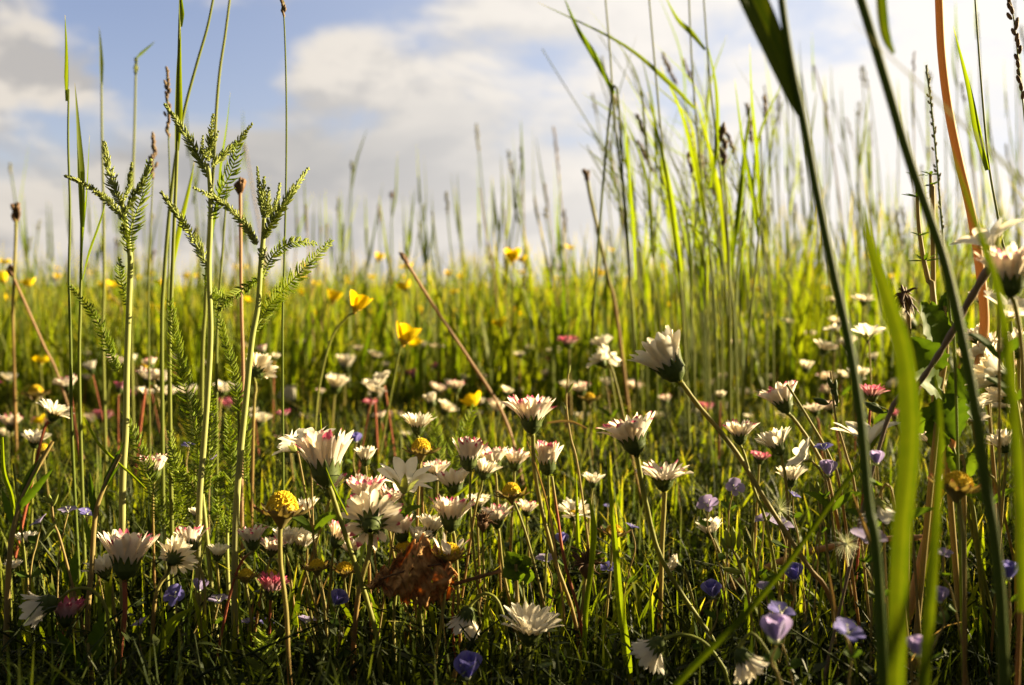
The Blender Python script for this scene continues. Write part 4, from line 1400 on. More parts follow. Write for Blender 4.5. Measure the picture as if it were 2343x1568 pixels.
yarrow('left sunlit yarrow with five upright feathery leaf spikes, leftmost of the three tall ones',
       [(280, 1150), (288, 980), (290, 850), (295, 700), (298, 600), (292, 540), (282, 480), (276, 455)], 14,
       [([(284, 505), (262, 475), (235, 450), (190, 420), (150, 403)], 26, 'spike'),
        ([(280, 475), (262, 430), (248, 380), (238, 326)], 36, 'spike'),
        ([(282, 460), (296, 425), (298, 400), (302, 372)], 18, 'spike'),
        ([(283, 490), (305, 450), (325, 420), (345, 365)], 26, 'spike'),
        ([(292, 580), (300, 520), (325, 450), (340, 372)], 50, 'feather'),
        ([(293, 700), (282, 660), (274, 620), (275, 592)], 34, 'feather'),
        ([(292, 545), (284, 530), (280, 512)], 26, 'spike'),
        ([(270, 850), (250, 800), (215, 720), (160, 655)], 36, 'feather')], .45)
yarrow('tallest yarrow with a crown of young leaves, middle of the three tall ones',
       [(455, 1180), (466, 1020), (475, 900), (482, 760), (478, 620), (482, 500), (479, 410), (474, 375)], 13,
       [([(478, 408), (455, 360), (420, 300), (378, 240)], 34, 'spike'),
        ([(478, 370), (480, 330), (488, 262)], 28, 'spike'),
        ([(476, 368), (464, 345), (464, 310)], 16, 'spike'),
        ([(484, 382), (510, 355), (545, 325), (576, 284)], 28, 'spike'),
        ([(484, 505), (500, 450), (530, 390), (545, 330)], 54, 'feather'),
        ([(476, 615), (450, 560), (412, 500), (370, 442)], 36, 'spike'),
        ([(530, 700), (505, 680), (485, 665), (470, 630)], 34, 'feather'),
        ([(470, 350), (484, 335), (500, 300)], 16, 'spike')], .45)
yarrow('yarrow with drooping and arching side leaves, rightmost of the three tall ones',
       [(538, 1230), (548, 1060), (562, 920), (576, 780), (590, 700), (596, 610), (602, 545), (604, 500)], 14,
       [([(588, 560), (560, 515), (510, 465), (443, 430)], 30, 'spike'),
        ([(602, 545), (625, 505), (665, 445), (704, 386)], 34, 'spike'),
        ([(603, 500), (596, 450), (588, 382)], 20, 'spike'),
        ([(604, 498), (602, 450), (604, 405)], 22, 'spike'),
        ([(607, 498), (612, 470), (614, 430)], 22, 'spike'),
        ([(608, 498), (632, 465), (640, 420)], 22, 'spike'),
        ([(578, 760), (625, 690), (690, 620), (758, 550)], 50, 'feather'),
        ([(597, 640), (625, 585), (670, 555), (725, 558)], 36, 'feather'),
        ([(592, 640), (565, 655), (530, 680), (498, 712)], 34, 'feather'),
        ([(598, 600), (600, 575), (600, 560)], 26, 'spike')], .44)
yarrow('short yarrow tuft of long feathery fronds between the left and middle tall ones',
       [(470, 1200), (465, 1150), (462, 1110)], 10,
       [([(465, 1130), (445, 980), (410, 830), (388, 690)], 58, 'feather'),
        ([(466, 1130), (476, 1060), (482, 960), (480, 885)], 46, 'feather'),
        ([(560, 1100), (555, 980), (530, 840), (485, 665)], 40, 'feather'),
        ([(460, 1140), (430, 1100), (400, 1060), (388, 985)], 52, 'feather')], .47)
yarrow('lowest yarrow shoots with bushy green fronds under the left tall yarrow',
       [(380, 1290), (378, 1250), (376, 1200)], 9,
       [([(376, 1220), (350, 1120), (320, 1030), (285, 945)], 52, 'feather'),
        ([(378, 1210), (400, 1150), (398, 1090), (396, 1020)], 50, 'feather'),
        ([(380, 1230), (420, 1180), (424, 1120), (418, 1080)], 44, 'feather')], .49)
yarrow('fine yarrow fronds at the base of the right tall yarrow',
       [(520, 1290), (520, 1240), (520, 1200)], 9,
       [([(522, 1220), (530, 1120), (528, 1030), (520, 950)], 46, 'feather'),
        ([(520, 1230), (500, 1180), (500, 1120), (506, 1080)], 34, 'feather')], .49)
yarrow('blurred yarrow frond behind the upright pink-tipped daisy',
       [(1010, 1180), (1012, 1140), (1015, 1120)], 8,
       [([(1015, 1130), (1030, 1070), (1055, 1000), (1085, 930)], 50, 'feather'),
        ([(1013, 1140), (1008, 1080), (1002, 1010), (990, 950)], 44, 'feather')], .60)
yarrow('dark young yarrow leaf at the bottom edge left of centre',
       [(600, 1568), (600, 1545)], 8,
       [([(600, 1560), (598, 1520), (602, 1480), (598, 1440)], 84, 'feather')], .40)


# ------------------------------------------------------------------ tall grasses, stalks
def seed_cluster(mb, path, size, rr, spread=1.0, n=26):
    m = len(path)
    for k in range(n):
        s = (k + .5) / n
        f = s * (m - 1.001)
        i = int(f)
        p = path[i].lerp(path[i + 1], f - i)
        T = (path[i + 1] - path[i]).normalized()
        a = rr.uniform(0, 6.28)
        side = Vector((math.cos(a), math.sin(a), 0))
        env = (.5 + .5 * math.sin(s * math.pi)) * spread
        q = p + side * size * env * rr.uniform(.2, .9)
        mb.blob(q, size * .42, (T * 1.2 + side * .5), 2.2, 5, rnd=rr.random())


def culm(root, path, r0, r1, mat='culm', sides=7, name='culm'):
    n = len(path)
    mb = MB()
    mb.tube(path, [r0 + (r1 - r0) * i / (n - 1) for i in range(n)], sides, rnd=RND.random())
    return part(name, mb, M[mat], root)


def blade_profile(n, w, base=.75, peak=.3):
    out = []
    for i in range(n):
        s = i / (n - 1)
        if s < peak:
            k = base + (1 - base) * s / peak
        else:
            k = (1 - (s - peak) / (1 - peak)) ** .75
        out.append(max(.0001, w * k))
    return out


def stalk(label, pts, d, w, group=None, leaves=(), seed=None, mat='culm', cat='grass stalk', name='grass_stalk', wtop=None, seedmat='seed', slope=0, uv=True, spread=1.0, sn=26):
    """pts from the top down to the bottom, in frame pixels"""
    P3 = [P(u, v, d + slope * i) for i, (u, v) in enumerate(pts)]
    P3 = to_ground(P3, d)[::-1]
    path = smooth(P3, 7 * len(P3))
    base = Vector((path[0].x, path[0].y, 0))
    root = thing(name, label, cat, base, group, pts[min(1, len(pts) - 1)] if uv else None)
    culm(root, path, px(w, d) * .5, px(wtop or w * .55, d) * .5, mat, name='culm' if name == 'grass_stalk' else 'stalk')
    for (lp, lw, fold) in leaves:
        q = [P(u, v, d) for u, v in lp]
        lpth = smooth(q, 18)
        mb = MB()
        nr = Vector((RND.choice([-1, 1]) * RND.uniform(.3, 1.4), -1, RND.uniform(-.1, .5)))
        mb.ribbon(lpth, blade_profile(18, px(lw, d), .55, .35), nr, fold, rnd=RND.random(), twist=RND.uniform(-.9, .9))
        part('leaf', mb, M['blade'], root)
    if seed:
        sl, sz = seed
        mb = MB()
        n = len(path)
        tot = 0
        i = n - 1
        while i > 0 and tot < px(sl, d):
            tot += (path[i] - path[i - 1]).length
            i -= 1
        seed_cluster(mb, path[max(0, i):], px(sz, d), RND, spread, sn)
        part('seed_head', mb, M[seedmat], root)
    return root


GL = 'tall grass stalks on the left'
stalk('tall grass shoot with a thick pointed green sheath, far left against the sky', [(157, 205), (156, 330), (160, 480), (158, 640), (162, 800), (165, 1000)], .50, 8, GL,
      [([(155, 232), (157, 180), (155, 110), (149, 35)], 15, .9)])
stalk('broad dark green grass shoot right of the far left one', [(186, 420), (186, 560), (184, 700), (182, 900)], .50, 9, GL,
      [([(188, 520), (184, 400), (178, 300), (171, 190)], 17, .6), ([(186, 660), (190, 560), (200, 440), (205, 310)], 13, .6), ([(190, 640), (205, 580), (232, 500), (245, 440)], 8, .5)], 'blade' and None)
stalk('pale thin grass shoot with a slim sheath, left', [(232, 190), (233, 300), (236, 440), (238, 640), (236, 800)], .75, 8, GL, [([(232, 196), (231, 130), (227, 62)], 9, .8)])
stalk('pale jointed grass stalk with a side leaf near its top', [(311, 135), (308, 280), (304, 420), (302, 600), (300, 760)], .80, 8, GL, [([(312, 135), (330, 118), (355, 95)], 8, .5)], (34, 5), seedmat='culm')
stalk('strong upright grass stalk rising out of the top of the picture by the middle yarrow', [(413, -30), (410, 80), (407, 210), (405, 350), (398, 520), (392, 680), (388, 860)], .48, 10, GL,
      [([(404, 345), (408, 260), (410, 150), (413, 55)], 18, .8), ([(412, 62), (414, 20), (412, -30)], 13, .9)])
stalk('buff grass stalk leaning right out of the top of the picture', [(492, -25), (475, 60), (452, 140), (425, 240), (405, 340), (388, 480), (375, 640), (370, 800)], .56, 10, GL, mat='culm')
stalk('pale jointed grass stalk crossing the sky beside the leaning one', [(528, -20), (515, 80), (503, 160), (495, 250), (488, 380), (478, 520), (470, 700), (462, 860)], .58, 10, GL, [([(500, 470), (508, 380), (520, 290), (527, 210)], 12, .6)], mat='culm')
stalk('green grass shoot with long blade behind the crown of the middle yarrow', [(520, 420), (510, 560), (500, 700), (495, 860)], .60, 8, GL, [([(470, 640), (480, 560), (500, 460), (515, 385)], 12, .5), ([(392, 640), (410, 540), (432, 440), (445, 370)], 15, .6)])
stalk('stalk with a dark knobbly seed head left of the middle yarrow', [(382, 155), (385, 300), (388, 430), (386, 600), (384, 800)], .62, 5, GL, seed=(150, 8), sn=34)
stalk('short dark seed head over the left yarrow', [(352, 308), (350, 400), (345, 520), (340, 700)], .66, 4, GL, seed=(95, 9), sn=24)
stalk('single thin stalk with a seed tip reaching the top edge right of the yarrows', [(646, -20), (652, 100), (655, 250), (654, 420), (650, 600), (646, 800)], .50, 6, GL, seed=(52, 7), sn=18)
stalk('short stalk with a brown withered tuft between the middle and right yarrow', [(549, 415), (550, 520), (552, 700), (556, 860), (552, 1000)], .56, 8, 'leafless dandelion stalks', mat='dandp', cat='dandelion stalk', name='dandelion_stalk', wtop=8, seed=(22, 12), seedmat='dead', sn=22)
for k, (u, v, h2) in enumerate([(36, 468, 13), (20, 600, 8)]):
    pass
stalk('buff dandelion stalk with a withered head at the far left edge', [(36, 470), (36, 540), (32, 640), (30, 760)], .80, 7, 'leafless dandelion stalks', mat='stem', cat='dandelion stalk', name='dandelion_stalk', wtop=7, seed=(28, 11), seedmat='dead', sn=20)
stalk('thin brown stalk slanting down right from the far left edge', [(20, 610), (60, 700), (100, 790), (140, 880)], .80, 5, 'leafless dandelion stalks', mat='dandp', cat='dandelion stalk', name='dandelion_stalk', wtop=6, seed=(20, 8), seedmat='dead', sn=12)
stalk('long pink-brown stalk slanting down right across the middle, dark withered tip', [(918, 582), (985, 690), (1065, 810), (1130, 910), (1165, 985), (1190, 1080)], .75, 7, 'leafless dandelion stalks', mat='dandp', cat='dandelion stalk', name='dandelion_stalk', wtop=7, seed=(30, 8), seedmat='dead', sn=20)
stalk('cream stalk with a black withered tip left of the tall grass clump', [(1340, 392), (1350, 450), (1370, 540), (1392, 640), (1410, 720)], 1.0, 8, 'leafless dandelion stalks', mat='stem', cat='dandelion stalk', name='dandelion_stalk', wtop=9, seed=(16, 9), seedmat='dead', sn=16)
stalk('thick glowing orange dandelion stalk curving out of the top of the picture, right', [(2147, -30), (2154, 120), (2170, 250), (2194, 370), (2220, 480), (2240, 600), (2252, 740), (2235, 850), (2190, 960)], .44, 23, 'leafless dandelion stalks', mat='dand', cat='dandelion stalk', name='dandelion_stalk', wtop=19)
stalk('fallen reddish stalk lying across the shaded grass, lower right', [(2130, 1228), (2000, 1236), (1850, 1262), (1750, 1300), (1670, 1345)], .52, 17, 'leafless dandelion stalks', mat='dandp', cat='dandelion stalk', name='dandelion_stalk', wtop=14)

GR = 'near blurred grass at the right'
# broad near blade and the stem it grows from
stalk('broad dark green blade joining a thick stem, nearest grass at the top right', [(1780, -60), (1796, 60), (1816, 180), (1838, 280), (1868, 440), (1905, 620), (1940, 780), (1968, 960), (1985, 1150), (2010, 1350)], .25, 27, GR, name='grass_stalk', wtop=17, mat='nearstem')
root_b = bpy.context.scene.objects[-1]


def near_leaf(label, pts, ws, d, nrm=(-.15, -1, .1), fold=.35, mat='near', parent=None, group=GR, dd=0, twist=0.0):
    q = [P(u, v, d + dd * i) for i, (u, v) in enumerate(pts)]
    path = smooth(q, 30)
    wv = np.interp(np.linspace(0, 1, 30), np.linspace(0, 1, len(ws)), ws)
    mb = MB()
    mb.ribbon(path, [px(max(.8, w), d) for w in wv], nrm, fold, rnd=[RND.choice([.05, .3, .6, 1.0]) for _ in range(17)], cols=17, twist=twist)
    if parent is not None:
        return part('leaf', mb, M[mat], parent)
    lo = min(path, key=lambda p: p.z)
    base = (lo.x, lo.y, 0)
    o = obj('long_grass', mb.mesh('long_grass', M[mat], origin=base), None, base)
    mark(o, label, 'grass blade', group, pts[len(pts) // 2])
    o['kind'] = 'thing'
    return o


near_roots = [o for o in COL.objects if o.name.startswith('grass_stalk')]
near_leaf('', [(1838, 282), (1815, 225), (1780, 140), (1740, 50), (1690, -60)], [10, 48, 66, 76, 78], .25, parent=near_roots[-1], nrm=(.35, -1, .1), fold=.25)
stalk('second thick dark grass stem leaning left with a clasping sheath at its top', [(1950, -60), (1985, 50), (2030, 200), (2075, 350), (2120, 480), (2160, 600), (2195, 750), (2225, 900), (2250, 1080), (2290, 1400)], .25, 26, GR, wtop=22, mat='nearstem')
near_roots = [o for o in COL.objects if o.name.startswith('grass_stalk')]
near_leaf('', [(2042, 125), (2022, 90), (2012, 40), (2005, -60)], [10, 26, 30, 28], .248, parent=near_roots[-1], nrm=(.3, -1, 0), fold=.7)
near_leaf('wide translucent yellow-green blade standing vertically in front of the daisies, right', [(1975, 470), (1990, 560), (2030, 680), (2065, 800), (2080, 930), (2078, 1060), (2060, 1250), (2050, 1568), (2050, 1650)], [3, 20, 34, 42, 46, 46, 42, 38, 36], .235, nrm=(-.5, -1, .05), fold=.2)
near_leaf('narrow blurred blade in front of the orange stalk, right', [(2165, 320), (2200, 420), (2250, 560), (2285, 680), (2310, 860), (2330, 1100), (2340, 1400)], [2, 8, 14, 18, 22, 24, 24], .22, nrm=(-.4, -1, .05), fold=.3)
near_leaf('broad blurred blade rising left to right across the bottom corner', [(1480, 1640), (1590, 1520), (1700, 1410), (1800, 1290), (1900, 1150), (1975, 1050), (2020, 980)], [17, 16, 15, 14, 12, 9, 3], .29, nrm=(.2, -1, .3), fold=.3)
near_leaf('faint green vertical blade in the lower right shade', [(2140, 830), (2150, 1000), (2140, 1200), (2125, 1400), (2110, 1600)], [3, 14, 22, 26, 26], .24, nrm=(-.3, -1, .05), fold=.25)
near_leaf('thin orange dry blade hanging in the lower right shade', [(1950, 1130), (1975, 1200), (2010, 1300), (2025, 1380)], [3, 9, 8, 4], .33, nrm=(0, -1, 0), mat='dry')
near_leaf('thin dry orange leaf curling beneath the slanting stem, lower right', [(1895, 1310), (1905, 1370), (1912, 1430)], [4, 8, 3], .33, nrm=(0, -1, 0), mat='dry')
# green blades among the central flowers
near_leaf('sunlit upright green blade between the central stems and the ragged daisy', [(1388, 1045), (1398, 1150), (1408, 1260), (1418, 1380), (1432, 1480), (1440, 1568)], [2, 9, 14, 18, 20, 20], .43, mat='blade', group='upright blades in the foreground')
near_leaf('second upright blade with a folded tip beside the tan spent head', [(1348, 1140), (1358, 1210), (1352, 1300), (1340, 1400), (1335, 1560)], [3, 14, 13, 12, 10], .43, mat='blade', group='upright blades in the foreground')
near_leaf('thin green blade left of the folded-tip blade', [(1318, 1085), (1320, 1170), (1325, 1260), (1340, 1340)], [2, 8, 11, 11], .45, mat='blade', group='upright blades in the foreground')
near_leaf('pale broad blade twisting down beneath the lower left flowers', [(440, 1390), (400, 1420), (370, 1470), (330, 1530), (300, 1600)], [3, 22, 28, 30, 26], .42, mat='blade', group='upright blades in the foreground', nrm=(.3, -1, .4))
near_leaf('pale dry blade standing among the stems at the bottom centre', [(1072, 1478), (1050, 1510), (1035, 1560), (1020, 1600)], [3, 9, 12, 10], .41, mat='dry', group='upright blades in the foreground')
near_leaf('thin straight blade crossing the spread daisy cluster, left of centre', [(745, 1070), (765, 1120), (795, 1180)], [2, 6, 5], .41, mat='blade', group='upright blades in the foreground')
near_leaf('thin blade slanting down right through the middle-left flowers', [(193, 665 + 290), (230, 1020), (300, 1085), (336, 1120)], [3, 7, 6, 3], .44, mat='blade', group='upright blades in the foreground')
near_leaf('long thin reddish stem slanting beside the two crossed stems, centre', [(1205, 1010), (1230, 1080), (1258, 1180), (1272, 1280), (1290, 1400), (1300, 1568)], [2, 5, 6, 6, 6, 6], .44, mat='dry', group='upright blades in the foreground')
near_leaf('blade with a sharp bend and pale tip at the left edge', [(6, 1000), (10, 1080), (30, 1150), (25, 1250), (15, 1400)], [6, 12, 12, 10, 10], .43, mat='blade', group='upright blades in the foreground')
near_leaf('arched buff stem bending over right of the upright pink-tipped daisy', [(1252, 968), (1280, 964), (1310, 966), (1342, 980)], [4, 6, 6, 3], .46, mat='dry', group='upright blades in the foreground')
near_leaf('thin green blade standing left of the thick sunlit stem', [(733, 1095 - 150), (735, 1000), (738, 1060)], [2, 6, 7], .47, mat='blade', group='upright blades in the foreground')
near_leaf('dark slanting twig-like blade passing behind the daisies left of centre', [(1100, 1085), (1060, 1120), (1000, 1170), (945, 1225)], [3, 6, 6, 4], .49, mat='blade', group='upright blades in the foreground')

# clump of tall grass right of the middle
GC = 'tall grass clump right of the middle'
EXPL = [
    ('long arching blade entering the clump from the upper left', [(1440, 640), (1430, 520), (1400, 215)], [([(1405, 215), (1360, 130), (1320, 65), (1288, -10)], 15, .4)], .80),
    ('dark thin stalk running up and out of the top, left side of the clump', [(1383, -20), (1395, 120), (1408, 300), (1430, 470), (1440, 640), (1450, 760)], [([(1455, 640), (1450, 500), (1435, 330), (1425, 210)], 12, .5)], .80),
    ('thin dark stalk out of the top edge, second in the clump', [(1483, -20), (1497, 140), (1515, 330), (1540, 520), (1560, 700)], [([(1560, 620), (1540, 470), (1510, 330), (1480, 210)], 12, .5), ([(1590, 250), (1530, 190), (1420, 100), (1228, 5)], 11, .4)], .80),
    ('thin dark stalk out of the top edge, centre of the clump', [(1575, -20), (1583, 150), (1600, 360), (1622, 560), (1635, 720)], [([(1610, 480), (1590, 370), (1560, 260), (1510, 150)], 15, .5), ([(1612, 115), (1580, 75), (1550, 45), (1520, -10)], 13, .4)], .82),
    ('dark stalk out of the top edge at the right of the clump', [(1608, -20), (1625, 200), (1650, 420), (1668, 620), (1680, 760)], [([(1625, 430), (1640, 330), (1638, 200), (1612, 80)], 12, .5)], .82),
    ('bright green shoot with long stiff blades at the right edge of the clump', [(1740, 310), (1742, 450), (1730, 600), (1715, 740)], [([(1740, 480), (1735, 360), (1722, 230), (1715, 100)], 14, .6), ([(1735, 540), (1720, 430), (1700, 330), (1680, 180)], 12, .5)], .78),
    ('shoot with two crossing pale blades inside the clump', [(1700, 400), (1690, 560), (1680, 720)], [([(1672, 610), (1690, 480), (1705, 330), (1718, 230)], 14, .5), ([(1660, 600), (1650, 470), (1620, 330), (1590, 230)], 14, .5)], .84),
    ('stalk with a dark purple seed head right in the clump', [(1652, 285), (1655, 370), (1662, 500), (1668, 650)], [], .80),
]
for lab, pts, lv, d in EXPL:
    stalk(lab, pts, d, 6.5, GC, lv, seed=(90, 9) if 'purple' in lab else None, uv=False)
rr = random.Random(77)
for k in range(64):
    ub = rr.uniform(1460, 1790)
    top_v = rr.choice([rr.uniform(60, 280), rr.uniform(250, 480), rr.uniform(300, 520)])
    lean = rr.uniform(-.42, .06)
    d = rr.uniform(.85, 1.4)
    ut = ub + lean * (720 - top_v) * .5
    pts = [(ut + lean * (720 - top_v) * .5, top_v), ((ut + ub) / 2 + 0, (top_v + 720) / 2), (ub, 720), (ub + 4, 800)]
    lv = []
    for j in range(rr.choice([2, 2, 3])):
        s = rr.uniform(-.1, .7)
        v0 = 700 + (top_v - 700) * s
        u0 = ub + (pts[0][0] - ub) * max(0, s) ** 1.2
        L = rr.uniform(190, 400)
        an = rr.uniform(-.62, .26)
        lv.append(([(u0, v0), (u0 + math.sin(an * .35) * L * .5, v0 - L * .5), (u0 + math.sin(an) * L * .9, v0 - L * math.cos(an) * .95)], rr.uniform(4.5, 9) * .85 / d, .5))
    sd = rr.random() < .22
    stalk('clump stalk with dark seed head' if sd else 'leafy clump stalk', pts, d, rr.uniform(4, 6.5) * .8 / d, GC, lv, seed=(rr.uniform(30, 60), 6) if sd else None)

# stalks in front of the sky everywhere else
GS = 'seed-headed stalks against the sky'
SK = [(1088, 285, 55), (1097, 430, 0), (1162, 345, 60), (1193, 335, 30), (1196, 350, 0), (1266, 290, 90), (1246, 420, 60), (1198, 410, 0), (1222, 450, 50), (805, 370, 22), (773, 452, 45), (866, 472, 40), (958, 405, 0), (1020, 440, 50),
      (990, 482, 25), (962, 510, 40), (895, 440, 12), (1290, 480, 30), (1390, 520, 40), (1375, 130, 50), (1355, 215, 45), (1392, 320, 40), (1780, 215, 60), (1935, 270, 45), (1905, 225, 0), (1862, 150, 0), (1990, 278, 50), (1975, 150, 55), (2090, 120, 40),
      (2125, 165, 20), (2235, 30, 0), (2190, 80, 0), (2320, 0, 90), (2335, 60, 60), (2300, 330, 40), (1960, 420, 0), (1920, 330, 30), (1760, 470, 0), (1800, 380, 0), (1850, 350, 0), (1880, 430, 0), (1990, 350, 0), (2010, 440, 0), (2050, 480, 30),
      (2180, 330, 0), (2210, 420, 0), (2260, 250, 0), (2300, 210, 0), (2335, 180, 0), (2280, 440, 0), (2320, 400, 20), (2075, 300, 0), (1890, 250, 0), (22, 375, 25), (90, 505, 25), (230, 555, 30), (265, 545, 20), (700, 470, 0), (735, 520, 0),
      (760, 560, 0), (925, 520, 0), (1050, 470, 0), (1130, 480, 0), (1150, 430, 0), (60, 520, 0), (120, 540, 0), (330, 470, 0), (430, 300, 0), (560, 330, 0), (620, 480, 0), (680, 500, 0)]
_r = random.Random(31)
SK += [(_r.uniform(1740, 2400), _r.uniform(150, 560), _r.choice([0, 0, 0, 40])) for _ in range(46)]
SK += [(_r.uniform(0, 1450), _r.uniform(470, 600), _r.choice([0, 0, 25])) for _ in range(50)]
for k, (u, v, sl) in enumerate(SK):
    rr = random.Random(k)
    d = rr.uniform(1.3, 2.4)
    ln = rr.uniform(-.05, .34) if u > 1300 else rr.uniform(-.20, .24)
    pts = [(u, v), (u + ln * 90, v + 110), (u + ln * 200, (v + 760) / 2 + 40), (u + ln * 260, 760)]
    lv = []
    if not sl or rr.random() < .5:
        for j in range(rr.choice([0, 1, 1])):
            vv = rr.uniform(v + 60, 620)
            uu = u + ln * 200 * (vv - v) / (760 - v)
            sgn = rr.choice([-1, 1])
            lv.append(([(uu, vv), (uu + sgn * 10, vv - 60), (uu + sgn * rr.uniform(5, 40), vv - rr.uniform(130, 230))], rr.uniform(4, 8), .5))
    if not sl:
        lv.append(([(u, v + 60), (u - 2, v + 10), (u - 5, v - 80)], rr.uniform(4, 7), .7))
    cl = rr.choice(['dark', 'brown', 'purplish']) if sl else ''
    stalk(f'thin stalk with {cl} seed head' if sl else 'pointed thin grass stalk', pts, d, rr.uniform(3.2, 5.5), GS, lv, seed=(sl, rr.uniform(3, 5.5)) if sl else None, mat=rr.choice(['culm', 'sheath', 'sheath', 'dry']), sn=max(8, int(sl / 3)), seedmat=rr.choice(['seed', 'seedg', 'seedg']))

stalk('knobbly ryegrass spike rising beside the orange stalk', [(2118, 150), (2132, 260), (2145, 400), (2158, 560), (2172, 720), (2185, 850)], .38, 7, GR, seed=(430, 6), seedmat='seedg', mat='sheath', sn=46, spread=1.2)
stalk('thin straight dark stalk right of the orange one', [(2228, -30), (2245, 200), (2262, 380), (2290, 540), (2310, 700)], .45, 7, GR, [([(2258, 390), (2235, 300), (2215, 200), (2180, 60)], 17, .6)])
stalk('slim stalk with dangling spikelets at the top right corner', [(2300, -30), (2318, 40), (2330, 150), (2345, 300), (2350, 500)], .42, 5, GR, seed=(260, 12), sn=20)


# ------------------------------------------------------------------ other plants and debris
def ovate(mb, p0, direction, L, wd, nrm, rr, serr=.10, droop=.0, rows=13):
    D = Vector(direction).normalized()
    N = Vector(nrm).normalized()
    X = D.cross(N).normalized()
    N = X.cross(D)
    G = []
    for i in range(rows):
        s = i / (rows - 1)
        hw = wd * .5 * math.sin(math.pi * min(1, s ** .75)) ** .8 + .00005
        hw *= 1 + serr * (1 if i % 2 else -1)
        c = p0 + D * L * s - Vector((0, 0, 1)) * droop * L * s * s
        G.append([c + X * hw * q + N * (abs(q) * hw * .35 + .04 * wd * math.sin(i * 2.3) * abs(q)) for q in (-1, -.5, 0, .5, 1)])
    mb.grid(G, rnd=rr.random())


def broad_plant(label, stem, leaves, d, cat='leafy plant', mat='broad', name='leafy_plant'):
    rr = random.Random(len(label))
    sp = to_ground([P(u, v, d) for u, v in stem], d)[::-1]
    path = smooth(sp, 20)
    base = Vector((path[0].x, path[0].y, 0))
    root = thing(name, label, cat, base)
    culm(root, path, .0012, .0008, 'herb', name='stem')
    for (u0, v0, u1, v1, w, dz) in leaves:
        p0, p1 = P(u0, v0, d), P(u1, v1, d + dz)
        mb = MB()
        ovate(mb, p0, p1 - p0, (p1 - p0).length, px(w, d), (rr.uniform(-.5, .5), -1, rr.uniform(.1, .7)), rr)
        part('leaf', mb, M[mat], root)
    return root


broad_plant('bushy plant with crinkled nettle-like green leaves behind the blurred blades, right',
            [(2160, 700), (2165, 800), (2150, 900), (2140, 1000)],
            [(2150, 800, 2105, 690, 84, -.01), (2160, 790, 2160, 680, 60, .0), (2165, 790, 2200, 700, 54, .01), (2150, 850, 2082, 770, 78, -.012), (2155, 890, 2085, 860, 70, -.015), (2165, 900, 2250, 850, 84, .0),
             (2160, 900, 2185, 1010, 80, -.01), (2150, 930, 2075, 990, 60, .01), (2160, 760, 2130, 690, 40, .01), (2170, 900, 2230, 960, 60, .012), (2140, 940, 2150, 1040, 60, .01), (2150, 720, 2175, 660, 34, 0)], .40)
broad_plant('clover leaves in deep shade right of the dead leaf', [(1180, 1290), (1182, 1350), (1184, 1400)],
            [(1182, 1300, 1160, 1262, 44, 0), (1182, 1300, 1215, 1278, 48, 0), (1182, 1305, 1150, 1320, 50, -.005), (1184, 1310, 1226, 1322, 46, -.005)], .45, 'clover', name='clover')
broad_plant('narrow-leaved shoot with pointed leaf pairs at the left edge', [(120, 1010), (70, 1100), (38, 1180), (20, 1300)],
            [(40, 1160, 105, 1030, 17, 0), (38, 1170, 122, 1072, 18, -.005), (50, 1130, 80, 1060, 14, 0), (30, 1200, 5, 1120, 16, 0)], .42)
broad_plant('narrow-leaved shoot bending right beneath the left yarrow', [(275, 1040), (240, 1110), (218, 1180), (210, 1300), (200, 1420)],
            [(232, 1130, 285, 1010, 17, 0), (218, 1190, 205, 1080, 15, 0), (212, 1260, 190, 1180, 13, 0), (235, 1120, 276, 1062, 13, 0)], .43)
broad_plant('small toothed green leaf pair low on the left beside the red-stemmed daisy', [(165, 1340), (165, 1400)],
            [(160, 1345, 175, 1260, 24, 0), (165, 1350, 145, 1290, 18, 0)], .45)
broad_plant('pointed green leaves at the lower left corner', [(200, 1470), (210, 1540)],
            [(205, 1540, 238, 1400, 44, 0), (195, 1540, 130, 1440, 34, 0)], .41)
broad_plant('leafy shoot near the right edge below the nettle-like plant', [(2200, 1040), (2205, 1120)],
            [(2200, 1100, 2250, 1010, 34, 0), (2195, 1090, 2165, 1020, 30, 0), (2200, 1120, 2245, 1120, 34, 0), (2195, 1130, 2150, 1110, 30, 0)], .42)

# whorled goosegrass
for lab, st, wh, d in (('dark whorled goosegrass shoot between the two thick grass stems', [(2096, 400), (2098, 450), (2102, 520), (2112, 590), (2125, 650), (2140, 730)], [(2096, 452, 34), (2104, 540, 22), (2115, 598, 40), (2094, 405, 22)], .42),
                       ('sprig of small pale leaves above the goosegrass', [(2128, 395), (2130, 450), (2134, 520)], [(2128, 400, 22), (2130, 425, 18)], .46)):
    sp = to_ground([P(u, v, d) for u, v in st], d)[::-1]
    path = smooth(sp, 24)
    base = Vector((path[0].x, path[0].y, 0))
    root = thing('goosegrass', lab, 'goosegrass', base)
    culm(root, path, .0013, .0006, 'herb', name='stem')
    rr = random.Random(int(st[0][0]))
    for (u, v, L) in wh:
        mb = MB()
        c = P(u, v, d)
        for k in range(7):
            a = 2 * math.pi * k / 7
            dr = Vector((math.cos(a), math.sin(a) * .9, rr.uniform(-.1, .55)))
            q = smooth([c, c + dr * px(L, d) * .5, c + dr * px(L, d)], 6)
            mb.ribbon(q, [px(2, d), px(6, d), px(8, d), px(7, d), px(5, d), px(1, d)], (0, -.5, 1), .3, rnd=rr.random())
        part('leaf_whorl', mb, M['broad'], root)


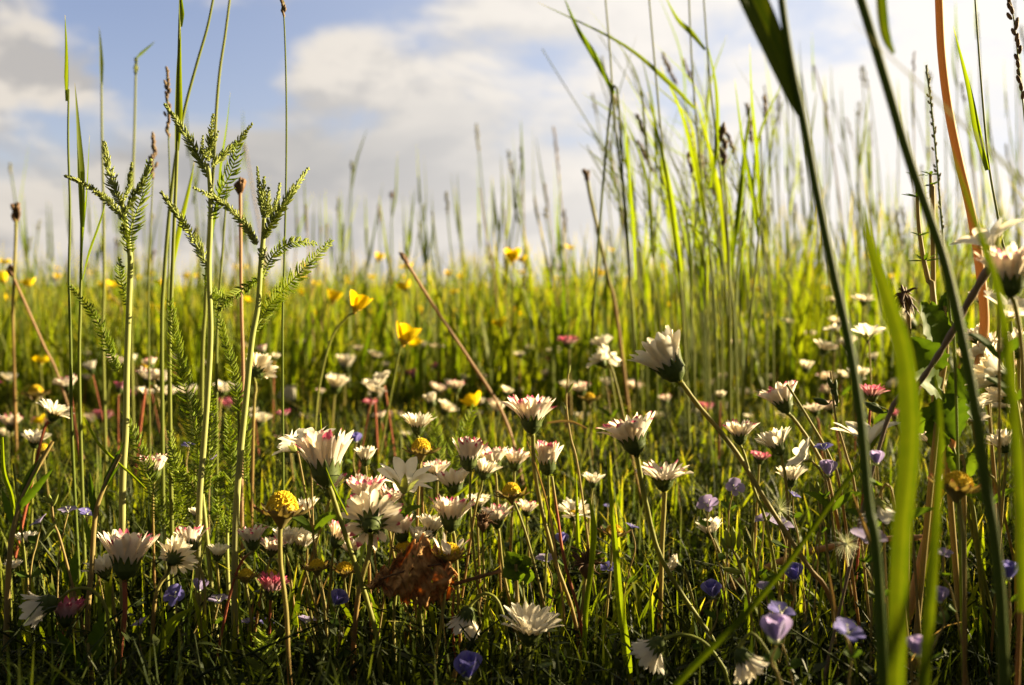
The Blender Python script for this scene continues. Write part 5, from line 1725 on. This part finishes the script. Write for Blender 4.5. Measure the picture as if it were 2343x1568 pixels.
def bud_sprig(label, stem, buds, d):
    """hairy flower-bud sprig"""
    sp = to_ground([P(u, v, d) for u, v in stem], d)[::-1]
    path = smooth(sp, 20)
    base = Vector((path[0].x, path[0].y, 0))
    root = thing('budding_sprig', label, 'budding sprig', base, 'budding sprigs')
    culm(root, path, .0006, .0004, 'herb', name='stem')
    for (u, v, u2, v2, w) in buds:
        a, b_ = P(u, v, d), P(u2, v2, d)
        near = min(path, key=lambda q: (q - a).length)
        mb = MB()
        mb.tube([near, near.lerp(a, .5) + Vector((0, 0, .0008)), a], .0003, 5, rnd=.7)
        D = b_ - a
        L = D.length
        r = px(w, d) * .5
        q = Vector((0, 0, 1)).rotation_difference(D).to_matrix().to_4x4()
        mb.lathe([(r * .2, 0), (r * .8, L * .2), (r, L * .45), (r * .75, L * .75), (r * .1, L)], Matrix.Translation(a) @ q, 8, rnd=RND.random())
        part('bud', mb, M['calyx'] if 'dark' in label else M['sepal'], root)
    return root


bud_sprig('hairy stem with dark oval buds in front of the bright magenta daisy', [(1900, 850), (1905, 900), (1912, 960), (1935, 1040), (1960, 1150)],
          [(1904, 890, 1893, 862, 12), (1908, 900, 1912, 868, 12), (1895, 925, 1858, 912, 15), (1910, 905, 1900, 890, 10), (1915, 930, 1908, 870, 10)], .42)
bud_sprig('pair of dark pointed buds beneath the bright magenta daisy', [(2040, 950), (2060, 1000), (2075, 1080)], [(2020, 945, 1975, 920, 19), (2010, 930, 1985, 925, 14)], .40)
bud_sprig('cluster of pale upright buds below the lilac flowers, lower right', [(1672, 1250), (1690, 1290), (1710, 1360)],
          [(1668, 1255, 1660, 1208, 13), (1678, 1255, 1676, 1205, 13), (1688, 1260, 1692, 1212, 12), (1664, 1268, 1648, 1226, 11), (1690, 1290, 1712, 1268, 12), (1700, 1312, 1650, 1300, 14)], .43)
bud_sprig('pale bud sprig right of the violet flowers, lower right', [(1870, 1130), (1878, 1180), (1890, 1240)], [(1868, 1140, 1850, 1100, 12), (1870, 1140, 1868, 1098, 12), (1876, 1145, 1888, 1105, 12)], .43)
bud_sprig('thin sprig with tiny buds beside the sunlit lilac flower, left edge', [(118, 1150), (125, 1200), (145, 1260)], [(118, 1155, 112, 1130, 8), (120, 1160, 134, 1130, 7), (130, 1190, 100, 1238, 10), (112, 1150, 98, 1135, 8)], .43)
bud_sprig('thin upright sprig with tiny buds right of the white centre daisy', [(1300, 850), (1295, 920), (1305, 1000), (1325, 1090)], [(1298, 860, 1304, 835, 7), (1297, 900, 1312, 875, 7), (1295, 940, 1285, 920, 8)], .50)


def dead_leaf():
    d = .415
    rr = random.Random(4)
    nx, ny = 46, 30
    G = []
    for i in range(nx):
        s = i / (nx - 1)
        # outline: pointed at the left bottom, ragged and wide to the right
        uc = 845 + s * 195
        top = 1330 - 105 * min(1, s * 1.7) ** .9 + (30 * max(0, s - .62) / .38) * 2.2 + 7 * math.sin(s * 37) + 5 * math.sin(s * 71)
        bot = 1338 + 50 * math.sin(min(1, s * 1.4) * math.pi / 2) - 30 * max(0, s - .8) / .2 + 8 * math.sin(s * 29 + 1) + 6 * math.sin(s * 83)
        row = []
        for j in range(ny):
            q = j / (ny - 1)
            v = top + (bot - top) * q
            dz = .004 * math.sin(q * 5 + s * 3) + .0028 * math.sin(s * 16 + q * 7) + .0014 * math.sin(s * 41 + q * 23) + .0009 * rr.uniform(-1, 1)
            dz += .006 * abs(q - (.62 - .25 * s))
            row.append(P(uc + 6 * math.sin(q * 9 + s * 4) + rr.uniform(-1, 1), v, d + dz))
        G.append(row)
    mb = MB()
    base = Vector((G[nx // 2][ny - 1].x, G[nx // 2][ny - 1].y, 0))
    # leave small holes and a ragged rim
    start = mb.grid(G)
    keep_f, keep_m = [], []
    for f in mb.f:
        i, j = divmod(f[0], ny)
        edge = i < 2 or i > nx - 4 or j < 1 or j > ny - 3
        if (edge and rr.random() < .35) or rr.random() < .012:
            continue
        keep_f.append(f)
        keep_m.append(0)
    mb.f, mb.m = keep_f, keep_m
    mb.r = [rr.uniform(.1, .9) for _ in mb.r]
    root = thing('dead_leaf', 'crumpled rust-brown dead leaf caught among the daisy stems', 'dead leaf', base)
    o = part('leaf_blade', mb, M['deadleaf'], root)
    sm = o.modifiers.new('thickness', 'SOLIDIFY')
    sm.thickness = .0004
    vb = MB()
    vb.tube(smooth([P(848, 1335, d - .001), P(890, 1318, d - .002), P(950, 1300, d - .001), P(1010, 1290, d)], 12), .0004, 5, rnd=.2)
    part('midrib', vb, M['dead'], root)
    tw = MB()
    tw.tube(smooth([P(1036, 1338, .42), P(1080, 1325, .42), P(1146, 1306, .42)], 10), [.0008] * 10, 6, rnd=.4)
    t2 = thing('broken_stem_piece', 'short broken brown stem piece sticking out right of the dead leaf', 'dry stem', (P(1036, 1338, .42).x, P(1036, 1338, .42).y, 0))
    part('stem_piece', tw, M['dead'], t2)


dead_leaf()

# dry diagonal twig at the right
tp = [P(u, v, d) for u, v, d in ((2262, 612, .34), (2210, 700, .35), (2160, 790, .36), (2100, 880, .37), (2020, 990, .38))]
tp = to_ground(tp, .38)[::-1]
tpath = smooth(tp, 30)
root = thing('dry_twig', 'rough grey-brown dry twig slanting up right past the nettle-like leaves', 'twig', (tpath[0].x, tpath[0].y, 0))
mb = MB()
mb.tube(tpath, [.0006 + .0008 * i / 29 + .0002 * math.sin(i * 2.1) for i in range(30)], 8)
part('twig', mb, M['twig'], root)
# withered black tuft
rr = random.Random(9)
c = P(2068, 672, .40)
root = thing('withered_tuft', 'black shrivelled tuft of dead petals above the nettle-like leaves', 'withered flower', (c.x, c.y, 0), 'withered flower heads')
mb = MB()
for k in range(46):
    D = Vector((rr.gauss(.1, .6), rr.gauss(0, .5), rr.gauss(-.3, .7))).normalized()
    L = px(rr.uniform(16, 46), .40)
    mb.tube(smooth([c, c + D * L * .5, c + D * L + Vector((rr.gauss(0, .0012), 0, -.002))], 6), [.0005, .0006, .0005, .0004, .0003, .0001], 4, rnd=rr.random() * .3)
part('tuft', mb, M['dead'], root)
pth = smooth([Vector((c.x + .004, c.y, 0)), P(2080, 800, .40), c], 12)
culm(root, pth, .0009, .0007, 'herb', name='stem')


# seed fluff
def fluff(u, v, r, d, label):
    rr = random.Random(int(u))
    c = P(u, v, d)
    mb = MB()
    for k in range(60):
        D = Vector((rr.gauss(0, 1), rr.gauss(0, 1), rr.gauss(.3, 1))).normalized()
        L = px(r, d) * rr.uniform(.6, 1.1)
        mb.tube([c, c + D * L * .5, c + D * L + Vector((0, 0, -.0006))], [.00007, .00006, .00004], 3, rnd=rr.random())
    mb.tube([c, c + Vector((.001, 0, -.008))], .0002, 5)
    o = obj('seed_fluff', mb.mesh('seed_fluff', M['eye'], origin=tuple(c)), None, tuple(c))
    mark(o, label, 'seed fluff', 'dandelion seed fluff')


fluff(1782, 1165, 42, .42, 'star of pale seed fluff caught by the slanting stem, right')
fluff(1935, 1245, 40, .37, 'faint seed fluff lying on the fallen reddish stalk')

# extra thin stems between the foreground flowers (their heads are out of sight or fallen)
XS = [([(1262, 1090), (1275, 1180), (1290, 1280), (1318, 1380), (1330, 1440)], 8, 'stemred', 'reddish stem crossing behind the upright pink-tipped daisy stem'),
      ([(905, 1360), (900, 1440), (908, 1568)], 9, 'stem', 'bright straight stem under the left tip of the dead leaf'),
      ([(960, 1390), (968, 1470), (972, 1568)], 10, 'stem', 'buff stem rising to the middle of the dead leaf'),
      ([(925, 1385), (950, 1450), (975, 1568)], 6, 'stemgreen', 'greenish stem slanting right beneath the dead leaf'),
      ([(700, 1340), (715, 1430), (740, 1568)], 8, 'stem', 'pale stem slanting right of the biggest yellow head stem'),
      ([(1040, 1330), (1035, 1440), (1048, 1568)], 7, 'stemred', 'dull pink stem right of the half-stripped head stem'),
      ([(1195, 1330), (1200, 1400), (1208, 1470)], 6, 'stem', 'straw-coloured stem in the gap right of the clover leaves'),
      ([(1232, 1330), (1240, 1400), (1245, 1440)], 6, 'stemgreen', 'short sunlit stem under the pale lilac flower'),
      ([(580, 1360), (575, 1450), (590, 1568)], 5, 'stemred', 'dark red stem left of the biggest head stem'),
      ([(1725, 1150), (1722, 1250), (1735, 1360)], 7, 'stemgreen', 'yellowish stem crossing the long slanting daisy stem'),
      ([(545, 940), (546, 1020), (540, 1120), (538, 1200)], 7, 'stem', 'pale ribbed stem beside the right yarrow foot'),
      ([(1800, 880), (1850, 960), (1900, 1050), (1925, 1140)], 7, 'stem', 'thin dry stem slanting past the sunlit leaning daisy'),
      ([(2170, 1000), (2190, 1060), (2215, 1140), (2230, 1200)], 12, 'stemgreen', 'bright thick stem under the nettle-like plant'),
      ([(2120, 990), (2150, 1060), (2200, 1130)], 9, 'stemgreen', 'dark green stem slanting right under the nettle-like plant'),
      ([(2230, 1010), (2260, 1080), (2290, 1150)], 7, 'stem', 'slender stem near the right edge among white flowers'),
      ([(1090, 1350), (1100, 1430), (1120, 1530)], 6, 'stem', 'thin buff stem left of the hooked green stem'),
      ([(30, 1060), (45, 1180), (60, 1320), (50, 1450)], 6, 'stemgreen', 'thin green stem near the left edge'),
      ([(470, 1240), (455, 1330), (462, 1450)], 4, 'stem', 'hair-thin stem left of the slanting red one')]
for pts, w, mt, lab in XS:
    stalk(lab, pts, .44, w, 'bare stems in the foreground', mat=mt, cat='stem', name='bare_stem', uv=False, wtop=w * .8)


# ------------------------------------------------------------------ labels that single each thing out
MARKS = [('the left tall yarrow', 290, 600), ('the middle tall yarrow', 480, 500), ('the right tall yarrow', 600, 620), ('the largest buttercup', 812, 700), ('the large tilted daisy', 1505, 812),
         ('the central pink-tipped daisy', 1216, 950), ('the orange stalk', 2195, 400), ('the thick grass stem', 1870, 430), ('the wide green blade', 2065, 850), ('the biggest yellow head', 645, 1150),
         ('the nettle-like leaves', 2140, 770), ('the red-stemmed daisy', 290, 1290), ('the slanting pink stalk', 1050, 800), ('the cream stalk', 1350, 430), ('the goosegrass shoot', 2100, 480),
         ('the round yellow head', 963, 1020), ('the magenta daisy', 1995, 900), ('the purple seed head', 1652, 320), ('the notched white flower', 925, 1085), ('the far left sheathed shoot', 157, 300), ('the leaning daisy', 1790, 905)]
ORD = ['leftmost', 'second from left', 'third from left', 'fourth from left', 'fifth from left', 'sixth from left', 'seventh from left', 'eighth from left', 'ninth from left', 'tenth from left', 'eleventh from left', 'twelfth from left']


def finish_labels():
    auto = [x for x in PENDING if len(x[1].split()) < 11 and ('clump' in x[1] or x[1].endswith('daisy') and len(x[1].split()) <= 5 or x[1].endswith('buttercup') or 'thin' in x[1] and len(x[1].split()) < 7)]
    groups = {}
    for o, desc, u, v in auto:
        nm, mu, mv = min(MARKS, key=lambda m: (m[1] - u) ** 2 + (m[2] - v) ** 2)
        dx, dy = u - mu, v - mv
        dist = math.hypot(dx, dy)
        side = 'right' if dx > 0 else 'left'
        vert = 'above' if dy < 0 else 'below'
        if abs(dx) > 2.2 * abs(dy):
            rel = f'{side} of'
        elif abs(dy) > 2.2 * abs(dx):
            rel = vert
        else:
            rel = f'{vert} and {side} of'
        q = 'just ' if dist < 90 else 'well ' if dist > 220 else ''
        lab = f'{desc} {q}{rel} {nm}'
        groups.setdefault(lab, []).append((u, v, o))
    for lab, xs in groups.items():
        xs.sort(key=lambda t: (t[0], t[1]))
        for k, (u, v, o) in enumerate(xs):
            t = lab if len(xs) == 1 else f'{lab}, {ORD[min(k, 11)]}'
            if len(t.split()) > 16:
                t = t.replace(' and ', ' ')
            if len(t.split()) > 16:
                t = t.replace(' the ', ' ')
            o['label'] = t


finish_labels()
print('things', len([o for o in COL.objects if o.parent is None]), 'objects', len(COL.objects))
